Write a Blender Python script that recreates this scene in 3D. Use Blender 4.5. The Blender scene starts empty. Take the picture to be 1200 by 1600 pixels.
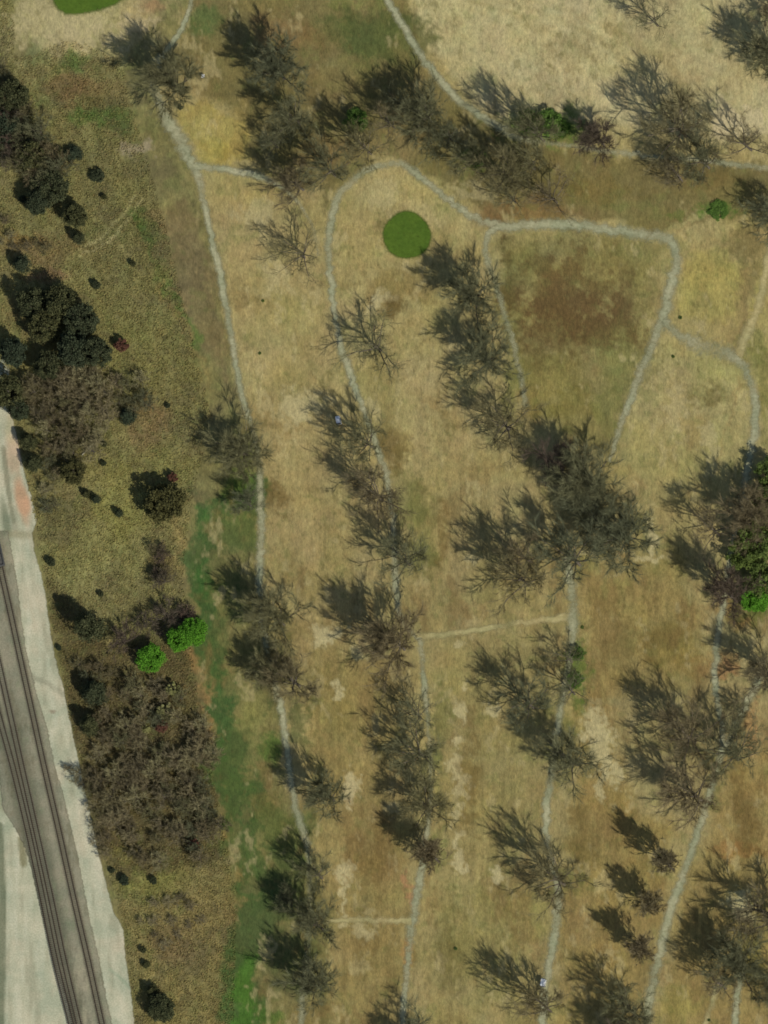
import bpy, math, random
import numpy as np
from mathutils import Vector, Matrix

# ------------------------------------------------------------------ camera, sky, sun
sc = bpy.context.scene
COL = sc.collection
S = 0.2                                   # metres per photo pixel


def P(px, py):
    return ((px - 600.0) * S, (800.0 - py) * S)


CAM_H = 3600.0
cam_d = bpy.data.cameras.new("camera")
cam = bpy.data.objects.new("camera", cam_d)
COL.objects.link(cam)
LEAN = 0.36
OFF = (0.745 * LEAN * CAM_H, -0.667 * LEAN * CAM_H)     # survey aircraft passes to the south-east; the film plane stays level
cam.location = (OFF[0], OFF[1], CAM_H)
cam_d.sensor_fit = 'VERTICAL'
cam_d.sensor_height = 24.0
cam_d.lens = 24.0 * CAM_H / 320.0
cam_d.shift_x = -OFF[0] / 320.0
cam_d.shift_y = -OFF[1] / 320.0
cam_d.clip_start = 10.0
cam_d.clip_end = 20000.0
sc.camera = cam

SUN_EL = 37.0
SUN_D = (0.745, -0.667)                   # ground direction towards the sun
az = math.atan2(SUN_D[0], SUN_D[1])       # compass azimuth
COT = 1.0 / math.tan(math.radians(SUN_EL))

w = bpy.data.worlds.new("World")
sc.world = w
w.use_nodes = True
nt = w.node_tree
nt.nodes.clear()
sky = nt.nodes.new("ShaderNodeTexSky")
sky.sky_type = 'NISHITA'
sky.sun_disc = False
sky.sun_elevation = math.radians(SUN_EL)
sky.sun_rotation = az
bg = nt.nodes.new("ShaderNodeBackground")
bg.inputs[1].default_value = 0.08
wo = nt.nodes.new("ShaderNodeOutputWorld")
nt.links.new(sky.outputs[0], bg.inputs[0])
nt.links.new(bg.outputs[0], wo.inputs[0])

sd = bpy.data.lights.new("sun", 'SUN')
sd.energy = 4.15
sd.angle = math.radians(0.5)
sd.color = (1.0, 0.975, 0.91)
so = bpy.data.objects.new("sun", sd)
COL.objects.link(so)
ce = math.cos(math.radians(SUN_EL))
so.rotation_euler = Vector((SUN_D[0] * ce, SUN_D[1] * ce, math.sin(math.radians(SUN_EL)))).to_track_quat('Z', 'Y').to_euler()
so.location = (200, -180, 200)

vs = sc.view_settings
vs.view_transform = 'Standard'
vs.look = 'None'
vs.exposure = 0.0
vs.gamma = 1.0
try:
    sc.cycles.filter_width = 1.7
    sc.cycles.transparent_max_bounces = 16
except Exception:
    pass

# ------------------------------------------------------------------ helpers
rng = np.random.default_rng(11)
random.seed(7)


def lin(c):
    c = np.asarray(c, float) / 255.0
    return np.where(c <= 0.04045, c / 12.92, ((c + 0.055) / 1.055) ** 2.4)


def tag(o, label=None, cat=None, group=None, kind=None):
    if label: o['label'] = label
    if cat: o['category'] = cat
    if group: o['group'] = group
    if kind: o['kind'] = kind
    return o


def empty(name, loc, rz=0.0):
    o = bpy.data.objects.new(name, None)
    o.empty_display_size = 0.5
    COL.objects.link(o)
    o.location = loc
    o.rotation_euler = (0, 0, rz)
    return o


def mesh_np(name, V, F, mat=None):
    """V (n,3), F (m,k) same-size faces, or a list of such arrays"""
    me = bpy.data.meshes.new(name)
    Fs = F if isinstance(F, list) else [F]
    Fs = [np.asarray(f, np.int32) for f in Fs if len(f)]
    V = np.asarray(V, np.float32)
    me.vertices.add(len(V))
    me.vertices.foreach_set("co", V.ravel())
    nl = sum(f.size for f in Fs)
    npoly = sum(len(f) for f in Fs)
    me.loops.add(nl)
    me.polygons.add(npoly)
    me.loops.foreach_set("vertex_index", np.concatenate([f.ravel() for f in Fs]))
    tot = np.concatenate([np.full(len(f), f.shape[1], np.int32) for f in Fs])
    st = np.concatenate([[0], np.cumsum(tot)[:-1]]).astype(np.int32)
    me.polygons.foreach_set("loop_start", st)
    me.polygons.foreach_set("loop_total", tot)
    me.update(calc_edges=True)
    me.validate()
    if mat: me.materials.append(mat)
    return me


def link(name, me, parent=None):
    o = bpy.data.objects.new(name, me)
    COL.objects.link(o)
    if parent is not None: o.parent = parent
    return o


class MB:
    """collects boxes / tubes / prisms into one mesh"""
    def __init__(self):
        self.v = []; self.f = []

    def add(self, vs_, fs_):
        b = len(self.v)
        self.v += [tuple(v) for v in vs_]
        self.f += [tuple(i + b for i in f) for f in fs_]

    def box(self, x0, x1, y0, y1, z0, z1):
        self.add([(x0, y0, z0), (x1, y0, z0), (x1, y1, z0), (x0, y1, z0), (x0, y0, z1), (x1, y0, z1), (x1, y1, z1), (x0, y1, z1)],
                 [(3, 2, 1, 0), (4, 5, 6, 7), (0, 1, 5, 4), (1, 2, 6, 5), (2, 3, 7, 6), (3, 0, 4, 7)])

    def prism_x(self, prof, x0, x1):
        """profile (y,z) extruded along x"""
        n = len(prof)
        self.add([(x0, y, z) for y, z in prof] + [(x1, y, z) for y, z in prof],
                 [tuple(range(n)), tuple(range(2 * n - 1, n - 1, -1))] + [(i, i + n, (i + 1) % n + n, (i + 1) % n) for i in range(n)])

    def tube(self, pts, rad, n=6, cap=True):
        pts = [Vector(p) for p in pts]
        rings = []
        for i, p in enumerate(pts):
            d = (pts[min(i + 1, len(pts) - 1)] - pts[max(i - 1, 0)]).normalized()
            a = d.orthogonal().normalized(); b = d.cross(a)
            r = rad[i] if hasattr(rad, '__len__') else rad
            rings.append([p + a * (r * math.cos(2 * math.pi * k / n)) + b * (r * math.sin(2 * math.pi * k / n)) for k in range(n)])
        vs_ = [v for r in rings for v in r]
        fs_ = []
        for i in range(len(rings) - 1):
            for k in range(n):
                a = i * n + k; b = i * n + (k + 1) % n
                fs_.append((a, b, b + n, a + n))
        if cap:
            fs_.append(tuple(range(n - 1, -1, -1)))
            fs_.append(tuple(range((len(rings) - 1) * n, len(rings) * n)))
        self.add(vs_, fs_)

    def wheel(self, c, r, wd, n=16):
        x, y, z = c
        self.tube([(x - wd / 2, y, z), (x - wd / 2 + .02, y, z), (x + wd / 2 - .02, y, z), (x + wd / 2, y, z)], [r * .88, r, r, r * .88], n)

    def build(self, name, mat, parent=None):
        me = bpy.data.meshes.new(name)
        me.from_pydata(self.v, [], self.f)
        me.materials.append(mat)
        me.update()
        return link(name, me, parent)


# ------------------------------------------------------------------ materials
def new_mat(name):
    m = bpy.data.materials.new(name)
    m.use_nodes = True
    n = m.node_tree
    n.nodes.clear()
    out = n.nodes.new("ShaderNodeOutputMaterial")
    b = n.nodes.new("ShaderNodeBsdfPrincipled")
    b.inputs['Roughness'].default_value = 0.95
    b.inputs['Specular IOR Level'].default_value = 0.15
    n.links.new(b.outputs[0], out.inputs[0])
    return m, n, b, out


def ramp(n, fac, stops):
    r = n.nodes.new("ShaderNodeValToRGB")
    e = r.color_ramp.elements
    e[0].position = stops[0][0]; e[0].color = (*stops[0][1], 1)
    e[1].position = stops[-1][0]; e[1].color = (*stops[-1][1], 1)
    for p, c in stops[1:-1]:
        k = e.new(p); k.color = (*c, 1)
    n.links.new(fac, r.inputs[0])
    return r.outputs[0]


def noise(n, vec, scale, detail=4, rough=0.6):
    t = n.nodes.new("ShaderNodeTexNoise")
    t.inputs['Scale'].default_value = scale
    t.inputs['Detail'].default_value = detail
    t.inputs['Roughness'].default_value = rough
    if vec is not None: n.links.new(vec, t.inputs['Vector'])
    return t.outputs[0]


def mul(n, a, b, fac=1.0, mode='MULTIPLY'):
    m = n.nodes.new("ShaderNodeMix")
    m.data_type = 'RGBA'; m.blend_type = mode
    m.inputs[0].default_value = fac
    n.links.new(a, m.inputs[6]); n.links.new(b, m.inputs[7])
    return m.outputs[2]


def mat_noise(name, c1, c2, scale=3.0, rough=0.9, bump=0.0, metallic=0.0, objrand=None):
    m, n, b, out = new_mat(name)
    tc = n.nodes.new("ShaderNodeTexCoord")
    f = noise(n, tc.outputs['Object'], scale)
    col = ramp(n, f, [(0.3, c1), (0.7, c2)])
    if objrand:
        oi = n.nodes.new("ShaderNodeObjectInfo")
        r = ramp(n, oi.outputs['Random'], objrand)
        col = mul(n, col, r)
    n.links.new(col, b.inputs['Base Color'])
    b.inputs['Roughness'].default_value = rough
    b.inputs['Metallic'].default_value = metallic
    if bump:
        bp = n.nodes.new("ShaderNodeBump"); bp.inputs['Strength'].default_value = bump
        bp.inputs['Distance'].default_value = 0.05
        n.links.new(f, bp.inputs['Height']); n.links.new(bp.outputs[0], b.inputs['Normal'])
    return m


def mat_leaf(name, c1, c2, objrand, trans=0.25):
    """leaf / needle faces: colour varies leaf clump by clump"""
    m, n, b, out = new_mat(name)
    g = n.nodes.new("ShaderNodeNewGeometry")
    tc = n.nodes.new("ShaderNodeTexCoord")
    f = noise(n, tc.outputs['Object'], 5.0, 3)
    add = n.nodes.new("ShaderNodeMath"); add.operation = 'MULTIPLY_ADD'
    n.links.new(g.outputs['Random Per Island'], add.inputs[0]); add.inputs[1].default_value = 0.45
    n.links.new(f, add.inputs[2])
    col = ramp(n, add.outputs[0], [(0.4, c1), (0.95, c2)])
    oi = n.nodes.new("ShaderNodeObjectInfo")
    col = mul(n, col, ramp(n, oi.outputs['Random'], objrand))
    n.links.new(col, b.inputs['Base Color'])
    tr = n.nodes.new("ShaderNodeBsdfTranslucent")
    n.links.new(col, tr.inputs[0])
    mx = n.nodes.new("ShaderNodeMixShader"); mx.inputs[0].default_value = trans
    n.links.new(b.outputs[0], mx.inputs[1]); n.links.new(tr.outputs[0], mx.inputs[2])
    n.links.new(mx.outputs[0], out.inputs[0])
    return m


W1 = (1, 1, 1)


def mat_twig(name, c1, c2, scale, objrand):
    m = mat_noise(name, c1, c2, scale, objrand=objrand)
    n = m.node_tree; b = n.nodes['Principled BSDF']; out = n.nodes['Material Output']
    tr = n.nodes.new("ShaderNodeBsdfTranslucent")
    n.links.new(b.inputs['Base Color'].links[0].from_socket, tr.inputs[0])
    mx = n.nodes.new("ShaderNodeMixShader"); mx.inputs[0].default_value = 0.3
    n.links.new(b.outputs[0], mx.inputs[1]); n.links.new(tr.outputs[0], mx.inputs[2]); n.links.new(mx.outputs[0], out.inputs[0])
    return m


M_TRUNK = mat_noise("bark", (0.07, 0.058, 0.045), (0.15, 0.13, 0.105), 8, objrand=[(0, (0.8, 0.8, 0.8)), (1, (1.2, 1.15, 1.1))])
M_TWIG = mat_twig("twigs_brown", (0.14, 0.118, 0.066), (0.27, 0.23, 0.13), 6, objrand=[(0, (0.85, 0.86, 0.85)), (0.5, (1.05, 1.0, 0.95)), (1, (0.95, 1.02, 0.85))])
M_TWIGG = mat_twig("twigs_olive", (0.132, 0.122, 0.070), (0.25, 0.232, 0.136), 6, objrand=[(0, (0.8, 0.9, 0.85)), (1, (1.1, 1.1, 0.9))])
M_TWIGP = mat_twig("twigs_dark", (0.085, 0.071, 0.046), (0.17, 0.143, 0.095), 6, objrand=[(0, W1), (1, (1.1, 0.9, 1.0))])
M_SCRUB = mat_twig("twigs_grey", (0.20, 0.172, 0.105), (0.40, 0.35, 0.215), 5, objrand=[(0, (0.72, 0.70, 0.64)), (0.5, (1.0, 0.96, 0.85)), (1, (1.1, 1.14, 0.95))])
M_EVER = mat_leaf("evergreen_needles", (0.014, 0.022, 0.010), (0.085, 0.095, 0.048), [(0, (0.8, 0.9, 1.0)), (1, (1.4, 1.2, 0.9))])
M_OLIVE = mat_leaf("olive_leaves", (0.03, 0.032, 0.012), (0.10, 0.095, 0.035), [(0, (0.8, 0.8, 0.8)), (1, (1.25, 1.2, 1.1))])
M_BRIGHT = mat_leaf("spring_leaves", (0.05, 0.14, 0.012), (0.15, 0.36, 0.035), [(0, (0.9, 0.9, 0.9)), (1, (1.1, 1.1, 1))], 0.35)
M_MID = mat_leaf("young_leaves", (0.055, 0.088, 0.022), (0.135, 0.18, 0.05), [(0, (0.8, 0.85, 0.9)), (1, (1.2, 1.15, 0.9))], 0.3)
M_FRESH = mat_leaf("fresh_leaves", (0.05, 0.10, 0.018), (0.13, 0.22, 0.045), [(0, (0.9, 0.9, 0.9)), (1, (1.1, 1.1, 1))], 0.3)
M_PALE = mat_leaf("pale_blossom", (0.16, 0.15, 0.05), (0.36, 0.34, 0.15), [(0, W1), (1, (1, 1.05, .9))], 0.3)
M_REDB = mat_leaf("russet_twigs", (0.06, 0.028, 0.02), (0.15, 0.075, 0.045), [(0, W1), (1, (1.1, 1, 1))], 0.2)

# ------------------------------------------------------------------ ground colour field
def up(a, h, w_):
    """smooth upsample of a random grid to h x w_"""
    gh, gw = a.shape
    y = np.linspace(0, gh - 1.001, h); x = np.linspace(0, gw - 1.001, w_)
    yi = y.astype(int); xi = x.astype(int)
    fy = (y - yi)[:, None]; fx = (x - xi)[None, :]
    fy = fy * fy * (3 - 2 * fy); fx = fx * fx * (3 - 2 * fx)
    a00 = a[yi][:, xi]; a01 = a[yi][:, xi + 1]; a10 = a[yi + 1][:, xi]; a11 = a[yi + 1][:, xi + 1]
    return (a00 * (1 - fx) + a01 * fx) * (1 - fy) + (a10 * (1 - fx) + a11 * fx) * fy


def fbm(X, Y, sx, sy=None, octv=4, seed=0, gain=0.55):
    """X,Y 2-D regular pixel grids; sx,sy feature size in photo px; result about -1..1"""
    sy = sy or sx
    h, w_ = X.shape
    ext_x = X[0, -1] - X[0, 0]; ext_y = Y[-1, 0] - Y[0, 0]
    r = np.random.default_rng(seed)
    out = np.zeros((h, w_)); amp = 1.0; tot = 0
    for k in range(octv):
        gw = int(abs(ext_x) / sx) + 3; gh = int(abs(ext_y) / sy) + 3
        if gw > w_ * 1.2 or gh > h * 1.2: break
        out += amp * up(r.uniform(-1, 1, (gh, gw)), h, w_)
        tot += amp; amp *= gain; sx /= 2.0; sy /= 2.0
    return out / tot * 1.6


def sstep(a, b, x):
    t = np.clip((x - a) / (b - a), 0, 1)
    return t * t * (3 - 2 * t)


def seg_dist(X, Y, pts, closed=False):
    d = np.full(X.shape, 1e9)
    n = len(pts)
    for i in range(n if closed else n - 1):
        x0, y0 = pts[i][:2]; x1, y1 = pts[(i + 1) % n][:2]
        dx, dy = x1 - x0, y1 - y0
        t = np.clip(((X - x0) * dx + (Y - y0) * dy) / (dx * dx + dy * dy + 1e-9), 0, 1)
        d = np.minimum(d, (X - x0 - t * dx) ** 2 + (Y - y0 - t * dy) ** 2)
    return np.sqrt(d)


def inside(X, Y, pts):
    c = np.zeros(X.shape, bool)
    n = len(pts); j = n - 1
    for i in range(n):
        xi, yi = pts[i]; xj, yj = pts[j]
        if yi != yj:
            c ^= ((yi > Y) != (yj > Y)) & (X < (xj - xi) * (Y - yi) / (yj - yi) + xi)
        j = i
    return c


def sdf(X, Y, pts):
    d = seg_dist(X, Y, pts, True)
    return np.where(inside(X, Y, pts), -d, d)


GX0, GX1, GY0, GY1 = -40, 1240, -40, 1640          # painted area in photo px
RES = 2.0                                           # px per cell (0.4 m)
gx = np.arange(GX0, GX1 + .1, RES); gy = np.arange(GY0, GY1 + .1, RES)
X, Y = np.meshgrid(gx, gy)
wx = fbm(X, Y, 60, seed=1) * 9; wy = fbm(X, Y, 60, seed=2) * 9
wx2 = fbm(X, Y, 18, seed=3, octv=4, gain=.7) * 8; wy2 = fbm(X, Y, 22, seed=4, octv=4, gain=.7) * 10
XW, YW = X + wx + wx2, Y + wy + wy2
XS, YS = X + wx2 * .3, Y + wy2 * .3
N_med = fbm(X, Y, 40, seed=5, octv=5, gain=0.7)
N_fin = fbm(X, Y, 9, seed=6, octv=3, gain=0.8)
N_big = fbm(X, Y, 160, seed=7, octv=4)
N_str = fbm(X, Y, 7, 70, seed=8, octv=3, gain=0.7)   # north-south mowing streaks
N_str2 = fbm(X, Y, 28, 300, seed=9, octv=3, gain=0.7)
C = np.zeros(X.shape + (3,)) + lin((149, 134, 87))


def paint(a, col):
    global C
    a = np.clip(a, 0, 1)[..., None]
    C = C * (1 - a) + lin(col) * a


def poly(pts, col, alpha=1.0, feather=14, rough=0.5, sharp=False):
    d = sdf(XS if sharp else XW, YS if sharp else YW, pts)
    paint(alpha * sstep(feather, -feather, d + N_med * feather * rough), col)


def blob(cx, cy, rx, ry, col, alpha=0.8, ang=0, rough=0.45):
    a = math.radians(ang); dx = XW - cx; dy = YW - cy
    u = (dx * math.cos(a) + dy * math.sin(a)) / rx; v = (-dx * math.sin(a) + dy * math.cos(a)) / ry
    r = np.sqrt(u * u + v * v) + N_med * rough + N_fin * rough * .4
    paint(alpha * sstep(1.25, 0.45, r), col)


def stroke(pts, wd, col, alpha=0.8, feather=4, rough=0.4, warp=1.0):
    d = seg_dist(X + (XW - X) * warp, Y + (YW - Y) * warp, pts)
    paint(alpha * sstep(wd / 2 + feather, wd / 2 - feather, d + N_med * wd * rough * .5), col)


TAN = (149, 134, 87); PALE = (166, 152, 108); OLIVE = (113, 106, 63); MEAD = (117, 108, 64)
BROWN = (112, 92, 56); DKB = (90, 73, 43); GREEN = (64, 84, 42); YEL = (152, 136, 76); GRN2 = (92, 104, 54)

# broad areas
poly([(-60, -60), (302, -60), (290, 30), (246, 100), (240, 130), (258, 180), (298, 254), (318, 310), (345, 430), (362, 540), (385, 650), (404, 730), (406, 900), (420, 1060),
      (435, 1100), (452, 1250), (500, 1340), (520, 1440), (515, 1560), (500, 1700), (-60, 1700)], MEAD, 1, 8)
poly([(302, -60), (610, -60), (650, 80), (720, 160), (830, 222), (1000, 245), (1260, 262), (1260, 345), (1060, 352), (1040, 362), (880, 340), (760, 338), (660, 268), (600, 250),
      (540, 280), (512, 330), (500, 300), (420, 285), (390, 250), (385, 190), (330, 150), (250, 110), (290, 30)], (110, 99, 60), 1, 8)
poly([(615, -60), (1260, -60), (1260, 225), (1000, 205), (860, 195), (800, 190), (740, 150), (690, 100), (650, 55)], PALE, 1, 14)
poly([(640, 0), (900, 20), (1000, 60), (1200, 120), (1200, 200), (1100, 190), (900, 120), (800, 90), (700, 100)], (168, 154, 108), .7, 25)
# streaks of the mown fairways
a = sstep(400, 470, X) * (0.35 + 0.65 * sstep(500, 900, Y))
# top left apron and greens
blob(120, 45, 150, 58, (158, 144, 96), .95, -8)
blob(215, 30, 75, 40, (160, 140, 92), .8, -30)
blob(60, 20, 40, 40, (150, 138, 88), .7)
blob(110, 100, 42, 16, (72, 96, 42), .7, -20); blob(60, 90, 25, 18, GRN2, .5)
blob(20, 60, 25, 60, (112, 102, 62), .7)
blob(170, 180, 50, 24, (66, 88, 40), .75, 10); blob(75, 140, 25, 30, (96, 104, 60), .6)
blob(100, 135, 40, 22, (118, 90, 58), .6); blob(150, 145, 55, 18, (112, 88, 54), .5)
blob(215, 235, 20, 15, (140, 124, 92), .6)
blob(210, 130, 40, 60, (128, 116, 70), .5); blob(195, 100, 10, 25, (150, 140, 90), .5)
blob(320, 35, 28, 30, (74, 92, 46), .7); blob(250, 5, 20, 12, (140, 105, 70), .6)
blob(225, 120, 30, 30, (104, 108, 58), .4)
# middle top
blob(590, 55, 95, 48, (74, 82, 42), .85, 8); blob(525, 50, 50, 25, (82, 86, 46), .6)
blob(455, 55, 70, 26, (118, 96, 60), .8, 10); blob(420, 10, 60, 16, (126, 112, 66), .7)
blob(555, 6, 60, 10, (112, 112, 60), .6); blob(530, 118, 45, 22, (120, 112, 66), .6)
blob(640, 70, 30, 40, (102, 96, 54), .5, 60)
blob(460, 245, 80, 55, (106, 96, 58), .7); blob(520, 240, 60, 20, (126, 100, 62), .5); blob(610, 235, 60, 26, (128, 112, 70), .6)
poly([(284, 172), (318, 152), (352, 184), (386, 200), (392, 256), (314, 256), (292, 222)], YEL, .95, 6)
blob(345, 232, 40, 20, (152, 132, 66), .7); blob(375, 205, 14, 40, (148, 128, 74), .5)
blob(820, 330, 90, 18, (118, 90, 54), .6); blob(930, 300, 80, 24, (104, 92, 46), .6); blob(960, 320, 90, 12, (110, 106, 60), .5)
blob(1125, 330, 40, 13, (66, 92, 36), .9, 10); blob(1100, 290, 60, 22, (108, 92, 52), .6)
stroke([(1045, 355), (1080, 345), (1120, 335)], 6, (150, 142, 92), .7, 3)
blob(850, 200, 70, 22, (78, 100, 40), .7, 10)
blob(1170, 195, 60, 30, (170, 152, 110), .6, 20)
stroke([(655, 205), (652, 240), (648, 268), (640, 295), (625, 315)], 2.0, (84, 76, 46), .8, 1.5, 0, .3)
# first fairway (left) and loop
poly([(322, 285), (415, 288), (475, 330), (492, 380), (510, 430), (520, 540), (560, 640), (600, 760), (600, 960), (560, 1000), (500, 980), (430, 960), (415, 880), (412, 720), (380, 600), (350, 420)],
     (150, 133, 86), .8, 12)
blob(470, 636, 32, 26, (172, 156, 110), .9); blob(440, 500, 50, 60, (142, 132, 80), .5); blob(440, 660, 60, 22, (132, 112, 68), .55, 10)
blob(440, 780, 24, 28, (120, 102, 64), .55); blob(500, 840, 50, 60, (150, 130, 84), .6); blob(370, 340, 30, 40, (152, 134, 92), .5)
blob(450, 600, 50, 40, (128, 118, 72), .45); blob(480, 900, 60, 40, (134, 122, 74), .5)
blob(590, 460, 46, 30, (130, 112, 68), .7); blob(608, 480, 22, 15, (98, 82, 46), .7); blob(620, 690, 28, 38, (112, 98, 50), .65)
blob(580, 610, 40, 60, (130, 120, 72), .5); blob(690, 640, 70, 80, (154, 138, 92), .7); blob(730, 720, 60, 40, (156, 138, 90), .7)
blob(690, 640, 10, 60, (140, 122, 76), .5, -50); stroke([(668, 528), (650, 570), (625, 592)], 5, (118, 104, 64), .6, 3)
blob(640, 300, 60, 24, (158, 142, 92), .7); blob(560, 360, 40, 60, (152, 134, 86), .6); blob(700, 370, 50, 30, (156, 142, 92), .6)
blob(640, 440, 60, 24, (130, 112, 66), .6); stroke([(668, 345), (655, 300), (648, 280)], 5, (124, 114, 70), .5, 3)
blob(690, 330, 20, 20, (142, 136, 82), .5); blob(795, 480, 30, 60, (116, 112, 64), .6, -15)
# enclosed rough rectangle and right side
poly([(775, 372), (880, 366), (1035, 380), (1040, 430), (1025, 500), (952, 720), (900, 700), (822, 640), (790, 480)], (120, 110, 65), .85, 16)
blob(895, 470, 105, 66, (92, 73, 43), .85, 15, .9); blob(870, 520, 70, 40, (96, 82, 44), .6); blob(940, 420, 70, 30, (122, 110, 62), .5)
blob(820, 420, 40, 40, (110, 108, 60), .5); blob(1000, 430, 30, 60, (118, 112, 66), .5); blob(960, 560, 40, 60, (118, 118, 66), .6)
blob(850, 600, 60, 50, (122, 112, 58), .6); blob(900, 640, 50, 30, (108, 98, 48), .5); blob(950, 640, 22, 50, (116, 114, 60), .5)
poly([(1062, 375), (1200, 360), (1260, 380), (1260, 560), (1160, 560), (1045, 505), (1060, 440)], (144, 128, 80), .8, 14)
poly([(1075, 400), (1145, 395), (1160, 440), (1150, 490), (1120, 505), (1060, 495), (1068, 440)], (152, 137, 78), .9, 10)
blob(1165, 380, 40, 26, (128, 108, 68), .6)
poly([(1155, 410), (1180, 400), (1178, 470), (1160, 552), (1145, 555), (1158, 490)], (116, 98, 60), .6, 8)
stroke([(1196, 410), (1186, 470), (1172, 515), (1160, 555)], 13, (160, 144, 82), .9, 4, .2, .4)
blob(1185, 540, 20, 30, (112, 110, 60), .6); blob(1195, 620, 14, 80, (112, 108, 56), .6)
poly([(1030, 520), (1160, 570), (1172, 640), (1165, 730), (1080, 760), (960, 740), (985, 650)], (150, 138, 88), .8, 14)
blob(1070, 640, 40, 60, (146, 126, 80), .5); blob(1130, 580, 50, 30, (144, 138, 82), .5); blob(1100, 620, 26, 26, (112, 108, 60), .45)
blob(1010, 570, 14, 20, (96, 100, 54), .5)
stroke([(1160, 590), (1140, 640), (1125, 700), (1105, 780)], 4, (138, 114, 70), .5, 3)
# south fairways
poly([(640, 800), (720, 760), (860, 900), (890, 960), (660, 990), (640, 960)], (146, 130, 84), .6, 20)
blob(760, 940, 80, 40, (142, 126, 80), .5); blob(690, 830, 14, 60, (122, 104, 62), .5); blob(660, 820, 26, 70, (112, 108, 58), .55)
blob(740, 930, 50, 14, (138, 132, 80), .5)
poly([(900, 880), (1060, 860), (1100, 960), (1110, 1060), (1050, 1070), (930, 1100), (905, 1000)], (136, 119, 70), .85, 20)
blob(950, 890, 60, 22, (140, 128, 78), .6); blob(1060, 1010, 50, 40, (130, 112, 58), .6)
blob(1020, 830, 14, 50, (156, 142, 92), .7, 10); blob(1015, 868, 40, 10, (150, 134, 88), .5)
blob(1150, 960, 40, 26, (126, 98, 52), .7, 20); blob(1130, 1040, 40, 26, (136, 104, 62), .7); blob(1170, 1180, 40, 60, (140, 118, 72), .6)
poly([(500, 1010), (640, 1030), (640, 1200), (650, 1420), (620, 1600), (520, 1640), (520, 1400), (480, 1200), (470, 1090)], (138, 120, 72), .8, 20)
blob(545, 1120, 60, 50, (140, 126, 74), .5); blob(590, 1330, 50, 60, (134, 112, 66), .7); blob(600, 1480, 50, 60, (136, 116, 66), .6)
blob(516, 990, 26, 17, (176, 160, 118), .9); blob(560, 1018, 20, 12, (156, 146, 92), .6); blob(545, 1230, 13, 26, (172, 150, 110), .9)
blob(530, 1075, 10, 14, (160, 146, 104), .6)
blob(545, 1370, 12, 22, (168, 150, 106), .8, 20); stroke([(538, 1340), (540, 1400), (542, 1430)], 6, (160, 142, 96), .7, 3)
blob(565, 1452, 14, 10, (164, 150, 104), .7); stroke([(575, 1340), (592, 1380), (592, 1440)], 2.5, (108, 92, 52), .5, 2)
blob(640, 1390, 7, 30, (150, 112, 72), .5); blob(635, 1480, 8, 30, (150, 118, 66), .5)
for (x, y) in [(720, 1010), (728, 1070), (718, 1120), (722, 1160), (715, 1205), (728, 1240), (716, 1275), (724, 1310), (722, 1345), (775, 1365), (718, 1185), (776, 1110), (770, 1060)]:
    blob(x, y, 9, 13, (166, 150, 104), .65)
poly([(680, 1000), (840, 980), (860, 1100), (850, 1300), (850, 1600), (650, 1660), (660, 1400), (685, 1200)], (138, 124, 76), .55, 20)
blob(760, 1480, 60, 90, (134, 124, 72), .6); blob(735, 1240, 24, 80, (128, 110, 62), .5); blob(700, 1470, 22, 80, (124, 120, 70), .5)
blob(820, 1430, 40, 40, (146, 136, 74), .5)
poly([(900, 1080), (950, 1090), (960, 1160), (1000, 1260), (1060, 1280), (1020, 1500), (1000, 1600), (870, 1640), (880, 1400), (890, 1200)], (138, 118, 68), .8, 18)
blob(935, 1160, 24, 50, (160, 144, 96), .8, -10); blob(960, 1215, 16, 28, (152, 136, 86), .6); blob(905, 1330, 26, 60, (134, 116, 68), .5)
blob(980, 1300, 20, 60, (130, 104, 58), .4); blob(910, 1450, 26, 50, (146, 124, 80), .6)
poly([(1140, 1200), (1260, 1150), (1260, 1700), (1030, 1640), (1070, 1400), (1110, 1280)], (140, 120, 70), .85, 14)
blob(1150, 1330, 50, 14, (140, 100, 56), .6); blob(1165, 1260, 26, 60, (120, 98, 56), .5, 15); blob(1060, 1570, 40, 30, (146, 134, 70), .6)
blob(1150, 1405, 22, 22, (156, 142, 90), .5)
# green verges along the cart paths
for (x, y, rx, ry, al) in [(635, 780, 26, 60, .5), (660, 870, 22, 40, .45), (690, 1130, 16, 80, .55), (680, 1220, 22, 60, .5), (680, 1330, 20, 30, .7), (905, 1040, 20, 60, .8),
                           (885, 1180, 26, 60, .5), (890, 1380, 22, 30, .7), (920, 890, 40, 30, .4), (1010, 800, 20, 60, .4), (385, 740, 18, 60, .8), (800, 560, 14, 90, .5),
                           (1175, 850, 40, 100, .6), (1180, 940, 30, 30, .8), (1110, 1230, 20, 50, .6), (1180, 1460, 30, 60, .5), (860, 1560, 20, 30, .4), (500, 1000, 20, 60, .2)]:
    blob(x, y, rx, ry, (90, 102, 48), al * .65, rough=.9)
# rough meadow on the left
blob(230, 400, 20, 90, (98, 92, 52), .5, -20); poly([(225, 340), (300, 320), (340, 480), (365, 620), (330, 560), (290, 500), (245, 420)], (114, 98, 62), .8, 8)
stroke([(205, 330), (230, 380), (262, 450), (292, 510), (305, 530)], 9, (78, 98, 42), .75, 5); stroke([(250, 440), (272, 485), (300, 540), (330, 600)], 6, (134, 112, 66), .6, 4)
stroke([(222, 310), (195, 350), (165, 378), (125, 402)], 3.5, (158, 146, 96), .95, 2, .1, .3); stroke([(212, 305), (186, 342), (158, 370), (120, 392)], 3.5, (154, 142, 92), .9, 2, .1, .3)
blob(235, 370, 20, 24, (74, 92, 44), .55); blob(215, 330, 14, 14, (76, 94, 44), .5)
blob(50, 385, 80, 26, (118, 96, 60), .6, 10); blob(75, 425, 45, 12, (126, 96, 66), .7); blob(35, 370, 30, 14, (134, 100, 52), .5)
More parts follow.
